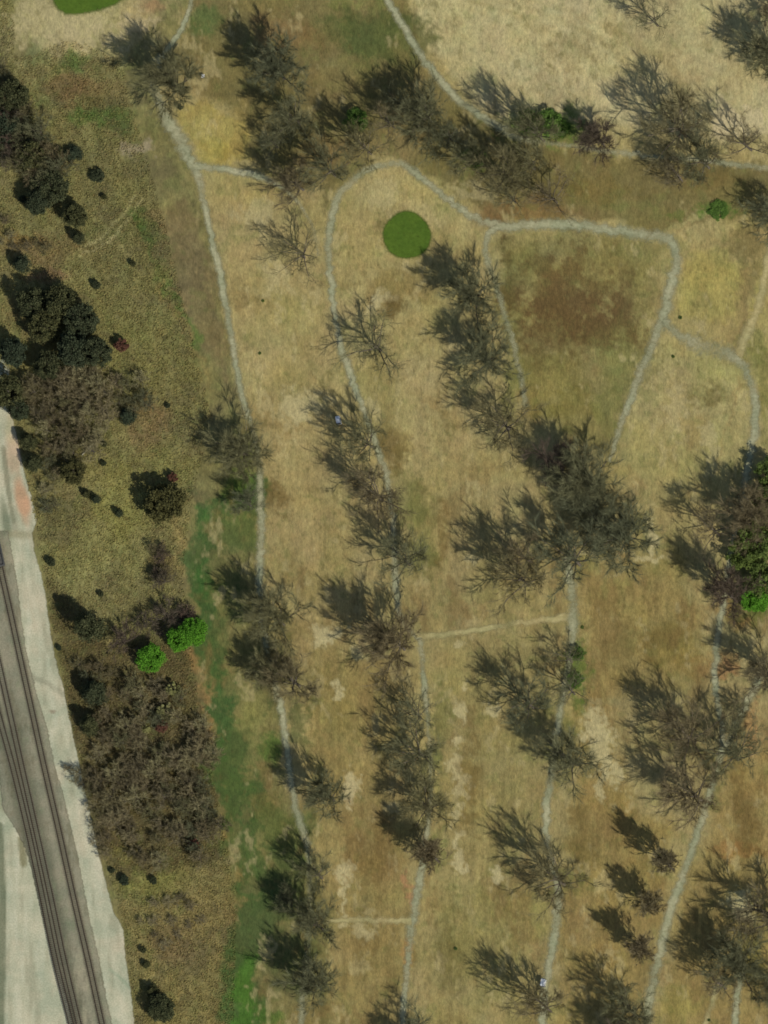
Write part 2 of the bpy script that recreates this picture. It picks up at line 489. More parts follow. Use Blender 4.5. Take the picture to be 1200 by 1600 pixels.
blob(30, 490, 30, 40, (112, 96, 60), .6); blob(200, 560, 60, 80, (122, 114, 64), .5); blob(200, 440, 60, 60, (122, 114, 66), .5)
blob(230, 660, 40, 50, (126, 98, 64), .6); blob(130, 870, 90, 60, (132, 124, 72), .7); blob(190, 780, 60, 60, (128, 122, 62), .6)
blob(260, 720, 40, 40, (122, 116, 64), .6); blob(310, 600, 40, 60, (120, 110, 62), .5); blob(90, 800, 26, 50, (104, 96, 56), .7)
blob(280, 860, 16, 60, (134, 114, 68), .7); blob(250, 870, 20, 60, (96, 78, 50), .6)
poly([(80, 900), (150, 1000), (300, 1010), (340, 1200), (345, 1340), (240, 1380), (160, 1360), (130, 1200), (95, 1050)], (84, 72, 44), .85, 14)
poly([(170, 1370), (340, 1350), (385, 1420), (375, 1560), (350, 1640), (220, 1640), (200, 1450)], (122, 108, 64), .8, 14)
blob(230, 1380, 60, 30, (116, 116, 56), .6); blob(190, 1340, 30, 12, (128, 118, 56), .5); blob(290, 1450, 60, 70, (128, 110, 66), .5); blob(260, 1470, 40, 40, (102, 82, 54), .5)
stroke([(300, 1020), (318, 1080), (335, 1150), (352, 1220), (365, 1300), (378, 1380), (385, 1430)], 20, (142, 110, 66), .7, 7)
stroke([(360, 1250), (372, 1330), (380, 1400)], 10, (132, 90, 62), .4, 6)
# green ditch
stroke([(395, 772), (350, 795), (320, 815), (308, 860), (308, 910), (318, 960), (328, 1010), (338, 1060), (348, 1110), (358, 1170)], 50, (64, 86, 42), .95, 8, .9)
blob(318, 815, 28, 18, (64, 92, 40), .8, -30); blob(312, 900, 20, 40, (58, 90, 38), .7); blob(370, 830, 40, 40, (84, 98, 48), .75); blob(345, 940, 18, 60, (102, 104, 56), .6)
blob(395, 1130, 34, 70, (128, 122, 70), .85); blob(385, 1085, 30, 30, (122, 116, 68), .6)
stroke([(352, 1170), (368, 1240), (385, 1310), (398, 1380), (400, 1440), (392, 1500), (378, 1560), (370, 1640)], 54, (68, 88, 42), .92, 9, .9)
blob(415, 1260, 30, 22, (122, 104, 58), .7); blob(440, 1300, 50, 60, (80, 92, 44), .7); blob(430, 1420, 60, 60, (72, 84, 42), .7); blob(440, 1510, 50, 50, (84, 84, 50), .7)
stroke([(392, 1500), (380, 1560), (372, 1640)], 26, (70, 102, 36), .85, 6, .3); blob(420, 1590, 40, 16, (72, 100, 38), .7)
blob(455, 1560, 40, 26, (120, 108, 66), .6); blob(480, 1590, 40, 30, (128, 106, 60), .6)
blob(430, 1170, 26, 30, (68, 98, 36), .7); blob(440, 1050, 40, 60, (88, 84, 48), .5); blob(370, 760, 30, 26, (90, 104, 44), .7)
blob(480, 1000, 30, 40, (128, 100, 60), .4)
for (x, y, rx, ry) in [(360, 850, 36, 50), (350, 990, 30, 50), (380, 1170, 40, 40), (400, 1340, 36, 40), (450, 1370, 40, 50), (420, 1460, 40, 40), (470, 1480, 36, 60), (455, 1150, 30, 40), (300, 870, 26, 60)]:
    blob(x, y, rx, ry, (84, 92, 50), .6, rough=1.1)
for (x, y, rx, ry) in [(340, 880, 16, 20), (312, 985, 10, 16), (352, 1075, 12, 24), (372, 1290, 12, 20), (396, 1395, 14, 16), (330, 830, 18, 12)]:
    blob(x, y, rx, ry, (112, 106, 62), .6, rough=1.1)
for k in range(6):                                   # curved mowing bands on the upper right fairway
    o = k * 26
    stroke([(650 + o, -20 + o * .1), (760 + o, 18), (860 + o, 62), (930 + o, 118), (960 + o, 170)], 9, (150, 136, 92) if k % 2 else (176, 162, 116), .5, 5, 1.0, .4)
blob(860, 130, 30, 60, (146, 130, 88), .45, rough=.9); blob(1010, 60, 50, 30, (152, 136, 92), .5, rough=.9); blob(900, 80, 20, 40, (144, 128, 84), .4, rough=.9)
# overall mottle
N_v = fbm(X, Y, 7, 20, seed=51, octv=2, gain=.8)
C *= (1 + 0.13 * N_med + 0.05 * N_big + 0.07 * N_fin + .08 * N_v)[..., None]
meadm = sstep(10, -20, X - np.interp(Y, [0, 130, 300, 650, 900, 1250, 1640], [290, 240, 310, 385, 300, 345, 380]))
N_m2 = fbm(X, Y, 12, 16, seed=21, octv=3, gain=0.9)
C *= (1 + meadm * 0.20 * N_m2)[..., None]
hue = fbm(X, Y, 30, seed=22, octv=4, gain=.8)
C[..., 0] *= 1 + 0.06 * hue; C[..., 2] *= 1 - 0.08 * fbm(X, Y, 50, seed=23, octv=4)
hue2 = fbm(X, Y, 22, seed=24, octv=3, gain=.8)
gz = sstep(0.35, 0.8, hue2) * 0.28
C = C * (1 - gz[..., None]) + lin((100, 106, 56)) * gz[..., None]
# browner worn turf, pale straw flecks and darker clods
rgt = 1 - meadm
m1 = sstep(.15, .75, fbm(X, Y, 55, 90, seed=61, octv=5, gain=.75)) * .55 * rgt * (.5 + .5 * sstep(500, 900, Y))
C = C * (1 - m1[..., None]) + lin((122, 99, 60)) * m1[..., None]
m2 = sstep(.35, .8, fbm(X, Y, 26, 44, seed=62, octv=5, gain=.8)) * .5 * rgt * (.25 + .75 * sstep(70, 110, np.hypot((X - 895) / 1.2, Y - 470)))
C = C * (1 - m2[..., None]) + lin((168, 152, 106)) * m2[..., None]
m3 = sstep(.4, .8, fbm(X, Y, 10, 16, seed=63, octv=3, gain=.9)) * sstep(-.2, .5, fbm(X, Y, 120, seed=64, octv=3)) * .45
C = C * (1 - m3[..., None]) + lin((100, 92, 50)) * m3[..., None]
m4 = sstep(.1, .7, fbm(X, Y, 45, seed=65, octv=5, gain=.8)) * .5 * meadm
C = C * (1 - m4[..., None]) + lin((92, 82, 54)) * m4[..., None]
C *= (1 - .10 * sstep(500, 900, Y) * rgt)[..., None]
XL = X + (Y - 1200) * .06 * sstep(500, 1000, Y)
ns = np.sin(XL / 5.2 + 1.5 * N_str2) * sstep(.1, .6, fbm(X, Y, 60, 160, seed=71, octv=3))
C *= (1 + a * (0.13 * N_str + 0.10 * N_str2 + .06 * ns))[..., None]


def sand(cx, cy, rx, ry, al=.72, col=(174, 160, 116), soft=0.5):
    dx = XW - cx; dy = YW - cy
    r = np.sqrt((dx / rx) ** 2 + (dy / ry) ** 2) + N_med * .5 + N_fin * .55
    paint(al * sstep(1.1 + soft * .4, .75 - soft * .45, r), col)


for q in [(516, 988, 26, 14), (506, 1000, 14, 12), (560, 1016, 16, 9, .7), (545, 1228, 14, 26), (530, 1075, 8, 12, .7), (545, 1365, 14, 18), (540, 1400, 6, 30, .7), (565, 1450, 16, 12), (540, 1440, 14, 8),
          (470, 636, 34, 24, .75, (168, 153, 108)), (720, 1205, 12, 20), (726, 1240, 12, 16), (716, 1272, 12, 14), (724, 1310, 9, 14, .8), (724, 1345, 10, 10, .8), (728, 1070, 6, 9, .7), (722, 1110, 7, 12, .7), (718, 1160, 7, 14, .8),
          (715, 1010, 7, 9, .6), (775, 1365, 10, 8, .8), (770, 1105, 9, 7, .7), (930, 1135, 14, 24), (940, 1175, 20, 30), (958, 1212, 16, 22, .8), (936, 1240, 12, 18, .7), (1016, 835, 8, 32, .9), (1008, 868, 30, 7, .7), (935, 860, 26, 6, .6), (960, 890, 20, 5, .5),
          (1148, 1408, 20, 16, .8, (178, 166, 120)), (1165, 1420, 10, 14, .8), (590, 468, 18, 10, .6), (575, 478, 10, 12, .6), (735, 875, 8, 10, .5), (620, 1265, 12, 8, .5), (1170, 195, 40, 22, .6, (188, 172, 132)), (1130, 180, 22, 26, .6, (188, 170, 130)),
          (215, 235, 18, 13, .6, (146, 130, 98)), (110, 36, 95, 26, .75, (168, 152, 106), .8), (60, 30, 34, 30, .6, (164, 148, 102), .8), (215, 36, 44, 18, .8, (170, 150, 106), .6), (130, 60, 60, 18, .6, (170, 152, 108), .6), (1010, 580, 12, 8, .4), (1060, 640, 20, 40, .35), (1110, 700, 10, 40, .4), (575, 640, 10, 10, .4),
          (740, 300, 30, 10, .4), (600, 300, 20, 30, .35), (430, 430, 20, 30, .4), (395, 330, 24, 16, .4), (640, 1390, 4, 26, .7, (156, 118, 80)), (634, 1480, 4, 24, .7, (156, 122, 74)), (1180, 1130, 12, 40, .5, (160, 122, 80)), (1130, 1045, 18, 14, .6, (150, 112, 74))]:
    sand(*q)
for (cx, cy, rx, ry, al) in [(440, 778, 18, 22, .5), (690, 640, 6, 40, .3), (615, 700, 22, 26, .45), (600, 690, 12, 40, .3), (690, 830, 8, 40, .45), (608, 482, 18, 14, .5), (595, 1350, 10, 60, .4), (560, 1340, 20, 30, .3), (735, 1230, 12, 90, .35),
                            (1050, 1000, 36, 24, .35), (970, 1010, 30, 40, .3), (905, 1300, 14, 60, .35), (1165, 1270, 14, 50, .4), (1150, 1240, 10, 30, .35), (1180, 1310, 14, 30, .4), (1110, 620, 20, 20, .4), (1010, 530, 26, 12, .35), (935, 950, 40, 30, .25),
                            (390, 480, 30, 10, .3), (540, 440, 30, 10, .3), (560, 1470, 20, 40, .3), (700, 1480, 16, 80, .3), (800, 1450, 14, 60, .25)]:
    sand(cx, cy, rx, ry, al * 1.2, (100, 82, 44), 1.0)
for q in [(895, 468, 90, 54, .42), (850, 510, 60, 40, .35), (930, 500, 50, 34, .35)]:
    sand(*q, (92, 72, 43), 1.4)
for q in [(850, 195, 60, 24, .7), (1125, 330, 36, 10, .8), (1060, 335, 20, 8, .4), (555, 188, 22, 16, .6), (742, 250, 24, 20, .5), (905, 1040, 14, 50, .6), (150, 182, 40, 14, .4)]:
    sand(*q, (84, 104, 42), .8)
for q in [(1170, 385, 30, 30, .5), (840, 560, 40, 20, .3), (1135, 310, 60, 14, .3), (1010, 585, 20, 12, .4), (1120, 610, 24, 16, .35), (985, 545, 26, 10, .4)]:
    sand(*q, (104, 96, 54), .6)
C *= 1 + meadm[..., None] * np.array([-.03, .0, .08])
C = np.clip(C * np.array([1.11, 1.135, 1.16]), 0.005, 0.9)


def ground_shader():
    m, n, b, out = new_mat("grass_and_soil")
    at = n.nodes.new("ShaderNodeAttribute"); at.attribute_name = "tint"
    tc = n.nodes.new("ShaderNodeTexCoord")
    mp = n.nodes.new("ShaderNodeMapping"); mp.inputs['Scale'].default_value = (1, .42, 1)
    n.links.new(tc.outputs['Object'], mp.inputs[0]); v = mp.outputs[0]
    n1 = noise(n, v, 0.9, 6, 0.8)
    n2 = noise(n, v, 2.2, 4, 0.85)
    c1 = ramp(n, n1, [(0.3, (0.66, 0.67, 0.66)), (0.5, (1.0, 1.0, 1.0)), (0.7, (1.30, 1.29, 1.24))])
    c2 = ramp(n, n2, [(0.32, (0.70, 0.73, 0.70)), (0.68, (1.28, 1.25, 1.22))])
    col = mul(n, mul(n, at.outputs['Color'], c1), c2)
    n.links.new(col, b.inputs['Base Color'])
    bp = n.nodes.new("ShaderNodeBump"); bp.inputs['Strength'].default_value = 0.5; bp.inputs['Distance'].default_value = 0.25
    n.links.new(n1, bp.inputs['Height']); n.links.new(bp.outputs[0], b.inputs['Normal'])
    return m


def col_attr(me, cols, alpha=None):
    a = me.color_attributes.new("tint", 'FLOAT_COLOR', 'POINT')
    d = np.ones((len(me.vertices), 4), np.float32)
    d[:, :3] = cols.reshape(-1, 3)
    if alpha is not None: d[:, 3] = alpha.ravel()
    a.data.foreach_set("color", d.ravel())


def grid_faces(h, w_, off=0):
    i = np.arange(h * w_).reshape(h, w_) + off
    return np.stack([i[:-1, :-1].ravel(), i[1:, :-1].ravel(), i[1:, 1:].ravel(), i[:-1, 1:].ravel()], 1)


h_, w__ = X.shape
V = np.stack([(X - 600) * S, (800 - Y) * S, np.zeros_like(X)], -1).reshape(-1, 3)
F = grid_faces(h_, w__)
# skirt to the horizon: outer rings around the border of the painted grid
idx = np.arange(h_ * w__).reshape(h_, w__)
border = np.concatenate([idx[0, :-1], idx[:-1, -1], idx[-1, :0:-1], idx[:0:-1, 0]])
bV = V[border]
rings = []; rcols = []
prev = border; allF = [F]; Vs = [V]; Cs = [C.reshape(-1, 3)]
base = len(V)
for k, (d_, mixv) in enumerate([(20, .5), (60, .9), (200, 1), (700, 1), (5000, 1)]):
    nv = bV.copy()
    rad = np.linalg.norm(nv[:, :2], axis=1, keepdims=True)
    nv[:, :2] *= (rad + d_) / rad
    cc = Cs[0][border] * (1 - mixv) + lin((136, 122, 76)) * mixv
    cur = np.arange(len(border)) + base
    allF.append(np.stack([prev, np.roll(prev, -1), np.roll(cur, -1), cur], 1))
    Vs.append(nv); Cs.append(cc); prev = cur; base += len(border)
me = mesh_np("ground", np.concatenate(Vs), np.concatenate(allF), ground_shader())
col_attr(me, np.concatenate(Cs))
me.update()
tag(link("ground", me), kind='structure')

# ------------------------------------------------------------------ soft-edged sheets (paths, gravel, ballast, greens)
def sheet_mat(name, c1, c2, scale, edge_noise=1.2, use_tint=False, bump=0.2, hard=0.25, fleck=None):
    m, n, b, out = new_mat(name)
    at = n.nodes.new("ShaderNodeAttribute"); at.attribute_name = "tint"
    tc = n.nodes.new("ShaderNodeTexCoord"); v = tc.outputs['Object']
    f = noise(n, v, scale, 5, 0.7)
    if use_tint:
        col = mul(n, at.outputs['Color'], ramp(n, f, [(0.3, c1), (0.7, c2)]))
    else:
        col = ramp(n, f, [(0.3, c1), (0.7, c2)])
    f2 = noise(n, v, 0.12, 3, .6)
    col = mul(n, col, ramp(n, f2, [(0.35, (0.82, 0.86, 0.82)), (0.65, (1.12, 1.06, 1.02))]))
    n.links.new(col, b.inputs['Base Color'])
    e = noise(n, v, edge_noise, 4, .7)
    s1 = n.nodes.new("ShaderNodeMath"); s1.operation = 'MULTIPLY_ADD'
    n.links.new(e, s1.inputs[0]); s1.inputs[1].default_value = 1.1; s1.inputs[2].default_value = -0.55
    s2 = n.nodes.new("ShaderNodeMath"); s2.operation = 'ADD'
    n.links.new(at.outputs['Alpha'], s2.inputs[0]); n.links.new(s1.outputs[0], s2.inputs[1])
    mr = n.nodes.new("ShaderNodeMapRange"); mr.clamp = True
    mr.inputs[1].default_value = 0.5 - hard; mr.inputs[2].default_value = 0.5 + hard
    n.links.new(s2.outputs[0], mr.inputs[0])
    tr = n.nodes.new("ShaderNodeBsdfTransparent")
    mx = n.nodes.new("ShaderNodeMixShader")
    n.links.new(mr.outputs[0], mx.inputs[0]); n.links.new(tr.outputs[0], mx.inputs[1]); n.links.new(b.outputs[0], mx.inputs[2])
    n.links.new(mx.outputs[0], out.inputs[0])
    if bump:
        bp = n.nodes.new("ShaderNodeBump"); bp.inputs['Strength'].default_value = bump; bp.inputs['Distance'].default_value = 0.1
        n.links.new(f, bp.inputs['Height']); n.links.new(bp.outputs[0], b.inputs['Normal'])
    return m


def smooth_line(pts, step=6.0):
    """Catmull-Rom resample; each point (x, y, *extra)"""
    p = [tuple(map(float, q)) for q in pts]
    p = [tuple(2 * a - b for a, b in zip(p[0], p[1]))] + p + [tuple(2 * a - b for a, b in zip(p[-1], p[-2]))]
    out = []
    for i in range(1, len(p) - 2):
        d = math.hypot(p[i + 1][0] - p[i][0], p[i + 1][1] - p[i][1]); k = max(1, int(d / step))
        for j in range(k):
            t = j / k
            out.append(tuple(0.5 * (2 * b + (c - a) * t + (2 * a - 5 * b + 4 * c - d_) * t * t + (3 * b - a - 3 * c + d_) * t ** 3)
                             for a, b, c, d_ in zip(p[i - 1], p[i], p[i + 1], p[i + 2])))
    out.append(p[-2])
    return np.array(out)


def path(pts, mat, z=0.012, name="path", strength=1.0):
    """pts: (x, y, width_px[, strength])"""
    pts = [tuple(q) + ((1.0,) if len(q) == 3 else ()) for q in pts]
    L = smooth_line(pts)
    t = np.gradient(L[:, :2], axis=0); t /= np.linalg.norm(t, axis=1, keepdims=True) + 1e-9
    nrm = np.stack([-t[:, 1], t[:, 0]], 1)
    us = np.array([-1.9, -1.15, -0.6, 0, 0.6, 1.15, 1.9]); al = np.array([0, 0.38, 0.85, 1.0, 0.85, 0.38, 0])
    jit = rng.normal(0, 0.12, (len(L), 2)); L[:, 3] *= np.clip(.86 + .3 * np.convolve(rng.normal(0, 1, len(L)), np.ones(5) / 5, 'same'), .5, 1.1)
    vv = []; aa = []
    for u, a_ in zip(us, al):
        q = L[:, :2] + nrm * (u * L[:, 2:3] / 2 + (jit[:, :1] * L[:, 2:3] if abs(u) > .5 else 0))
        vv.append(np.stack([(q[:, 0] - 600) * S, (800 - q[:, 1]) * S, np.full(len(q), z)], 1))
        aa.append(a_ * L[:, 3] * strength)
    V_ = np.stack(vv, 1); A_ = np.stack(aa, 1)
    me = mesh_np(name, V_.reshape(-1, 3), grid_faces(V_.shape[0], V_.shape[1]), mat)
    col_attr(me, np.ones((A_.size, 3)), A_)
    return tag(link(name, me), kind='structure')


G_PATH = sheet_mat("path_gravel", tuple(lin((138, 138, 104))), tuple(lin((180, 178, 144))), 1.2, 0.7, hard=.45)
T_PATH = sheet_mat("path_worn", tuple(lin((160, 148, 100))), tuple(lin((190, 178, 128))), 1.2, 0.7, hard=.45)

path([(303, -30, 6), (300, 0, 6), (292, 25, 6), (280, 50, 7), (262, 78, 9), (246, 102, 13), (240, 125, 9), (246, 152, 12), (258, 178, 14), (273, 205, 16), (286, 228, 18), (298, 250, 14), (309, 275, 11),
      (317, 305, 9), (323, 335, 8), (331, 375, 8), (341, 415, 9), (350, 460, 9), (357, 500, 9), (365, 550, 8), (372, 590, 8), (382, 630, 8), (392, 662, 7, .7), (401, 700, 7, .6), (406, 740, 8), (408, 790, 10), (408, 850, 10),
      (405, 900, 10), (408, 960, 9, .7), (420, 1030, 9, .7), (435, 1090, 9), (443, 1130, 9), (450, 1180, 9), (455, 1220, 9), (462, 1260, 9), (472, 1295, 10), (480, 1325, 8, .6), (484, 1400, 7, .4),
      (480, 1500, 8, .5), (473, 1560, 9, .75), (468, 1640, 9, .7)], G_PATH)
path([(304, 258, 12), (320, 262, 10), (345, 264, 9), (378, 269, 9), (410, 277, 9), (440, 292, 7, .7), (472, 325, 5, .6), (490, 358, 5, .5), (497, 400, 5, .4)], G_PATH, .016)
path([(655, 276, 9), (632, 258, 9), (600, 258, 9, .8), (570, 268, 9), (548, 284, 10), (531, 304, 10), (520, 330, 10), (514, 365, 10), (514, 400, 9), (517, 440, 9), (522, 480, 8), (527, 515, 8, .8),
      (534, 548, 10), (546, 580, 10), (558, 615, 9), (570, 645, 8), (580, 672, 8), (592, 710, 9), (603, 740, 9), (609, 780, 7, .7), (615, 820, 8, .8), (617, 870, 10), (618, 915, 10), (624, 955, 8, .7), (640, 985, 8, .6), (655, 996, 8)], G_PATH)
path([(640, 264, 9), (660, 280, 9), (692, 306, 9), (726, 330, 10), (760, 348, 11), (800, 353, 12), (850, 351, 13), (900, 352, 13), (950, 358, 13), (1000, 365, 14), (1038, 371, 15), (1054, 386, 12), (1056, 412, 12),
      (1047, 450, 14), (1037, 490, 14), (1023, 530, 12), (1006, 570, 11), (990, 610, 10), (975, 650, 9), (961, 690, 7, .9), (952, 722, 5, .8)], G_PATH, .020)
path([(780, 354, 10), (764, 366, 9), (758, 385, 9, .85), (762, 410, 9, .8), (772, 440, 8, .8), (785, 480, 8, .65), (800, 530, 8, .6), (812, 580, 8, .65), (822, 636, 8, .8)], G_PATH, .024)
path([(1036, 500, 12, .8), (1062, 524, 12, .7), (1100, 540, 22, .62), (1135, 552, 18, .62), (1160, 568, 12, .7), (1176, 605, 11, .8), (1181, 650, 11, .85), (1176, 690, 11), (1168, 735, 10), (1160, 790, 9), (1146, 850, 9), (1135, 910, 9), (1129, 950, 9),
      (1121, 1000, 9), (1117, 1045, 9), (1120, 1090, 9), (1128, 1135, 9), (1129, 1168, 10), (1120, 1200, 8), (1106, 1250, 10), (1088, 1310, 10), (1066, 1370, 11), (1046, 1430, 12), (1031, 1490, 12),
      (1016, 1550, 12), (1006, 1640, 12)], G_PATH, .028)
path([(1190, 1050, 10), (1182, 1070, 11), (1165, 1100, 11), (1148, 1135, 10), (1132, 1170, 9)], G_PATH, .032)
path([(592, -30, 9), (606, 0, 9), (624, 30, 9), (650, 75, 9), (680, 115, 10), (710, 150, 10), (745, 176, 10), (788, 204, 11), (820, 217, 10), (870, 225, 6, .7), (930, 233, 7, .7), (980, 240, 8), (1040, 246, 7, .7),
      (1100, 250, 7, .8), (1160, 258, 8, .7), (1240, 268, 8, .7)], G_PATH, .012)
path([(650, 996, 10), (700, 991, 8, 1.05), (760, 981, 8, 1.05), (820, 972, 8, 1.05), (862, 968, 10, 1), (895, 965, 14, .9)], T_PATH, .036)
path([(886, 870, 8), (891, 900, 13), (895, 935, 12), (896, 975, 14), (890, 1030, 8, .6), (880, 1085, 9, .7), (872, 1130, 9), (865, 1190, 9, .8), (858, 1235, 10), (853, 1275, 10), (857, 1320, 8, .8), (868, 1370, 8),
      (873, 1395, 10), (869, 1440, 12), (861, 1490, 11), (852, 1540, 10), (845, 1640, 11)], G_PATH, .040)
path([(655, 996, 8), (660, 1040, 8, .8), (665, 1090, 8), (670, 1150, 6, .55), (673, 1230, 6, .5), (668, 1290, 7, .7), (660, 1345, 9), (655, 1380, 11), (648, 1420, 11), (642, 1460, 11), (636, 1510, 8), (631, 1570, 8), (627, 1640, 8)], G_PATH, .044)
path([(1204, 380, 10, .8), (1194, 440, 11, .9), (1182, 485, 12, .9), (1168, 520, 14, .9), (1154, 556, 12, .8)], T_PATH, .034)
path([(510, 1440, 5, .8), (535, 1438, 6, 1), (560, 1437, 8, 1.1), (600, 1438, 8, 1.1), (626, 1438, 8, 1.1), (643, 1437, 12)], T_PATH, .048)
path([(1126, 1525, 7), (1116, 1555, 8), (1098, 1620, 8)], T_PATH, .052)
path([(1156, 1490, 7), (1157, 1525, 9), (1152, 1560, 9), (1146, 1640, 9)], G_PATH, .052)


def area_sheet(name, pts, mat, z, res, feather, cfun=None, zfun=None, kind='structure'):
    xs = [p[0] for p in pts]; ys = [p[1] for p in pts]
    ax = np.arange(min(xs) - 10, max(xs) + 10, res); ay = np.arange(min(ys) - 10, max(ys) + 10, res)
    A, B = np.meshgrid(ax, ay)
    d = sdf(A, B, pts)
    al = sstep(feather, -feather, d)
    cols = cfun(A, B) if cfun else np.ones(A.shape + (3,))
    Z = np.full(A.shape, z) if zfun is None else zfun(d) + z
    V_ = np.stack([(A - 600) * S, (800 - B) * S, Z], -1).reshape(-1, 3)
    F_ = grid_faces(*A.shape)
    keep = (al.ravel()[F_] > 0.001).any(1)
    F_ = F_[keep]
    used = np.unique(F_); remap = np.zeros(len(V_), int); remap[used] = np.arange(len(used))
    me = mesh_np(name, V_[used], remap[F_], mat)
    col_attr(me, cols.reshape(-1, 3)[used], al.ravel()[used])
    return tag(link(name, me), kind=kind)


# putting greens
M_PUTT = sheet_mat("putting_green_turf", (0.062, 0.110, 0.012), (0.094, 0.160, 0.020), 0.8, 1.2, bump=0.08, hard=0.5)
circ = [(636 + 36.5 * math.cos(t) * (1 + .03 * math.sin(2 * t + 1)), 368 + 37 * math.sin(t) * (1 + .04 * math.sin(3 * t))) for t in np.linspace(0, 2 * math.pi, 40, endpoint=False)]
area_sheet("putting_green", circ, M_PUTT, .05, 2.0, 3.0)
area_sheet("putting_green", [(84, -30), (84, 2), (90, 14), (103, 22), (124, 22), (155, 16), (182, 6), (198, -8), (205, -30)], M_PUTT, .05, 2.0, 4.0)

# gravel yard and ballast
YARD_R = [(13, 560), (17, 640), (26, 680), (38, 740), (50, 780), (57, 815), (50, 832), (53, 860), (62, 890), (71, 930), (76, 970), (86, 1030), (98, 1070), (106, 1110), (116, 1160), (126, 1205), (136, 1250), (146, 1295), (152, 1325),
          (158, 1350), (168, 1390), (177, 1425), (193, 1452), (195, 1490), (203, 1540), (210, 1600), (216, 1660)]


def yard_col(A, B):
    c = np.zeros(A.shape + (3,)) + lin((184, 182, 154))
    def mixin(a_, col):
        nonlocal c
        a_ = np.clip(a_, 0, 1)[..., None]; c = c * (1 - a_) + lin(col) * a_
    nz = fbm(A, B, 40, seed=31, octv=4)
    nz2 = fbm(A + B * .23, B, 9, 60, seed=33, octv=3, gain=.8)
    mixin(.6 * sstep(.0, .8, nz), (166, 168, 140)); mixin(.5 * sstep(.1, .8, -nz), (192, 180, 152)); mixin(.45 * sstep(.2, .8, nz2), (150, 146, 120)); mixin(.4 * sstep(.2, .8, -nz2), (200, 198, 172))
    def bl(cx, cy, rx, ry, ang, col, al):
        a_ = math.radians(ang); dx = A - cx; dy = B - cy
        u = (dx * math.cos(a_) + dy * math.sin(a_)) / rx; v_ = (-dx * math.sin(a_) + dy * math.cos(a_)) / ry
        mixin(al * sstep(1.3, .5, np.sqrt(u * u + v_ * v_) + nz * .35), col)
    bl(36, 785, 11, 44, -10, (190, 150, 116), .9); bl(22, 712, 14, 24, 0, (188, 160, 130), .6); bl(18, 670, 9, 20, 0, (186, 172, 132), .5)
    for ln, wd, col, al in [([(5, 700), (12, 760), (20, 810), (24, 830)], 3, (120, 118, 92), .7), ([(50, 1058), (75, 1068), (98, 1085)], 3, (146, 144, 120), .6),
                            ([(172, 1515), (185, 1525), (205, 1545)], 2, (150, 162, 134), .6), ([(22, 820), (45, 905), (68, 1010), (98, 1120), (120, 1230), (150, 1400), (180, 1520), (196, 1600)], 2.5, (200, 196, 168), .35),
                            ([(0, 1290), (4, 1400), (3, 1500), (2, 1600)], 5, (104, 110, 84), .8), ([(34, 1310), (37, 1350)], 5, (122, 118, 84), .8)]:
        mixin(al * sstep(wd + 2, wd - 1, seg_dist(A, B, ln) + nz), col)
    bl(82, 1112, 6, 3, 0, (140, 120, 96), .7); bl(10, 815, 8, 40, -10, (128, 132, 106), .9); bl(30, 835, 30, 8, 0, (150, 142, 110), .6)
    bl(15, 1120, 14, 60, -12, (132, 136, 108), .8); bl(10, 1230, 18, 50, 0, (140, 142, 112), .7)
    return c


M_YARD = sheet_mat("pale_gravel", (0.72, 0.72, 0.72), (1.16, 1.16, 1.16), 2.0, 0.35, use_tint=True, bump=.25, hard=.2)
area_sheet("gravel_yard", [(-60, 560)] + YARD_R + [(-60, 1660)], M_YARD, .02, 3.0, 4.0, yard_col)

TR = {'A': [(-40, 740), (-20, 800), (-8, 845), (4, 900), (17.5, 960), (30.5, 1020), (52.5, 1120), (70, 1200), (93, 1300), (115, 1400), (138, 1500), (160, 1600), (180, 1690)],
      'B': [(-24, 940), (-4, 1025), (15, 1110), (35, 1200), (57.5, 1300), (79.5, 1400), (100.5, 1500), (124, 1600), (146, 1690)],
      'C': [(-26, 1015), (-2, 1115), (21, 1200), (45, 1300), (66.5, 1400), (87, 1500), (112, 1600), (134, 1690)]}


def ballast_col(A, B):
    nz = fbm(A, B, 30, seed=41, octv=5, gain=.7) * .6 + fbm(A, B, 7, 40, seed=42, octv=3, gain=.8) * .6
    c = np.zeros(A.shape + (3,)) + lin((140, 136, 114))
    def mixin(a_, col):
        nonlocal c
        a_ = np.clip(a_, 0, 1)[..., None]; c = c * (1 - a_) + lin(col) * a_
    dB = seg_dist(A, B, TR['B']); dC = seg_dist(A, B, TR['C']); dA = seg_dist(A, B, TR['A'])
    mixin(.8 * sstep(22, 6, np.minimum(dB, dC)) * sstep(1000, 1200, B), (100, 100, 80))
    mixin(.5 * sstep(11, 3, dA), (112, 104, 78))
    for k, t in TR.items():                      # rust and oil staining that runs along each rail
        d = seg_dist(A, B, t)
        mixin(.55 * sstep(2.2, .5, np.abs(d - 3.6) + nz * .5), (70, 64, 44))
    mixin(.55 * sstep(.15, .8, nz), (128, 132, 104)); mixin(.4 * sstep(.1, .7, -nz), (98, 92, 68))
    a_ = sstep(16, 3, seg_dist(A, B, [(118, 1490), (128, 1530), (138, 1600)])); mixin(.6 * a_ * sstep(-.3, .4, nz), (160, 154, 128))
    return c


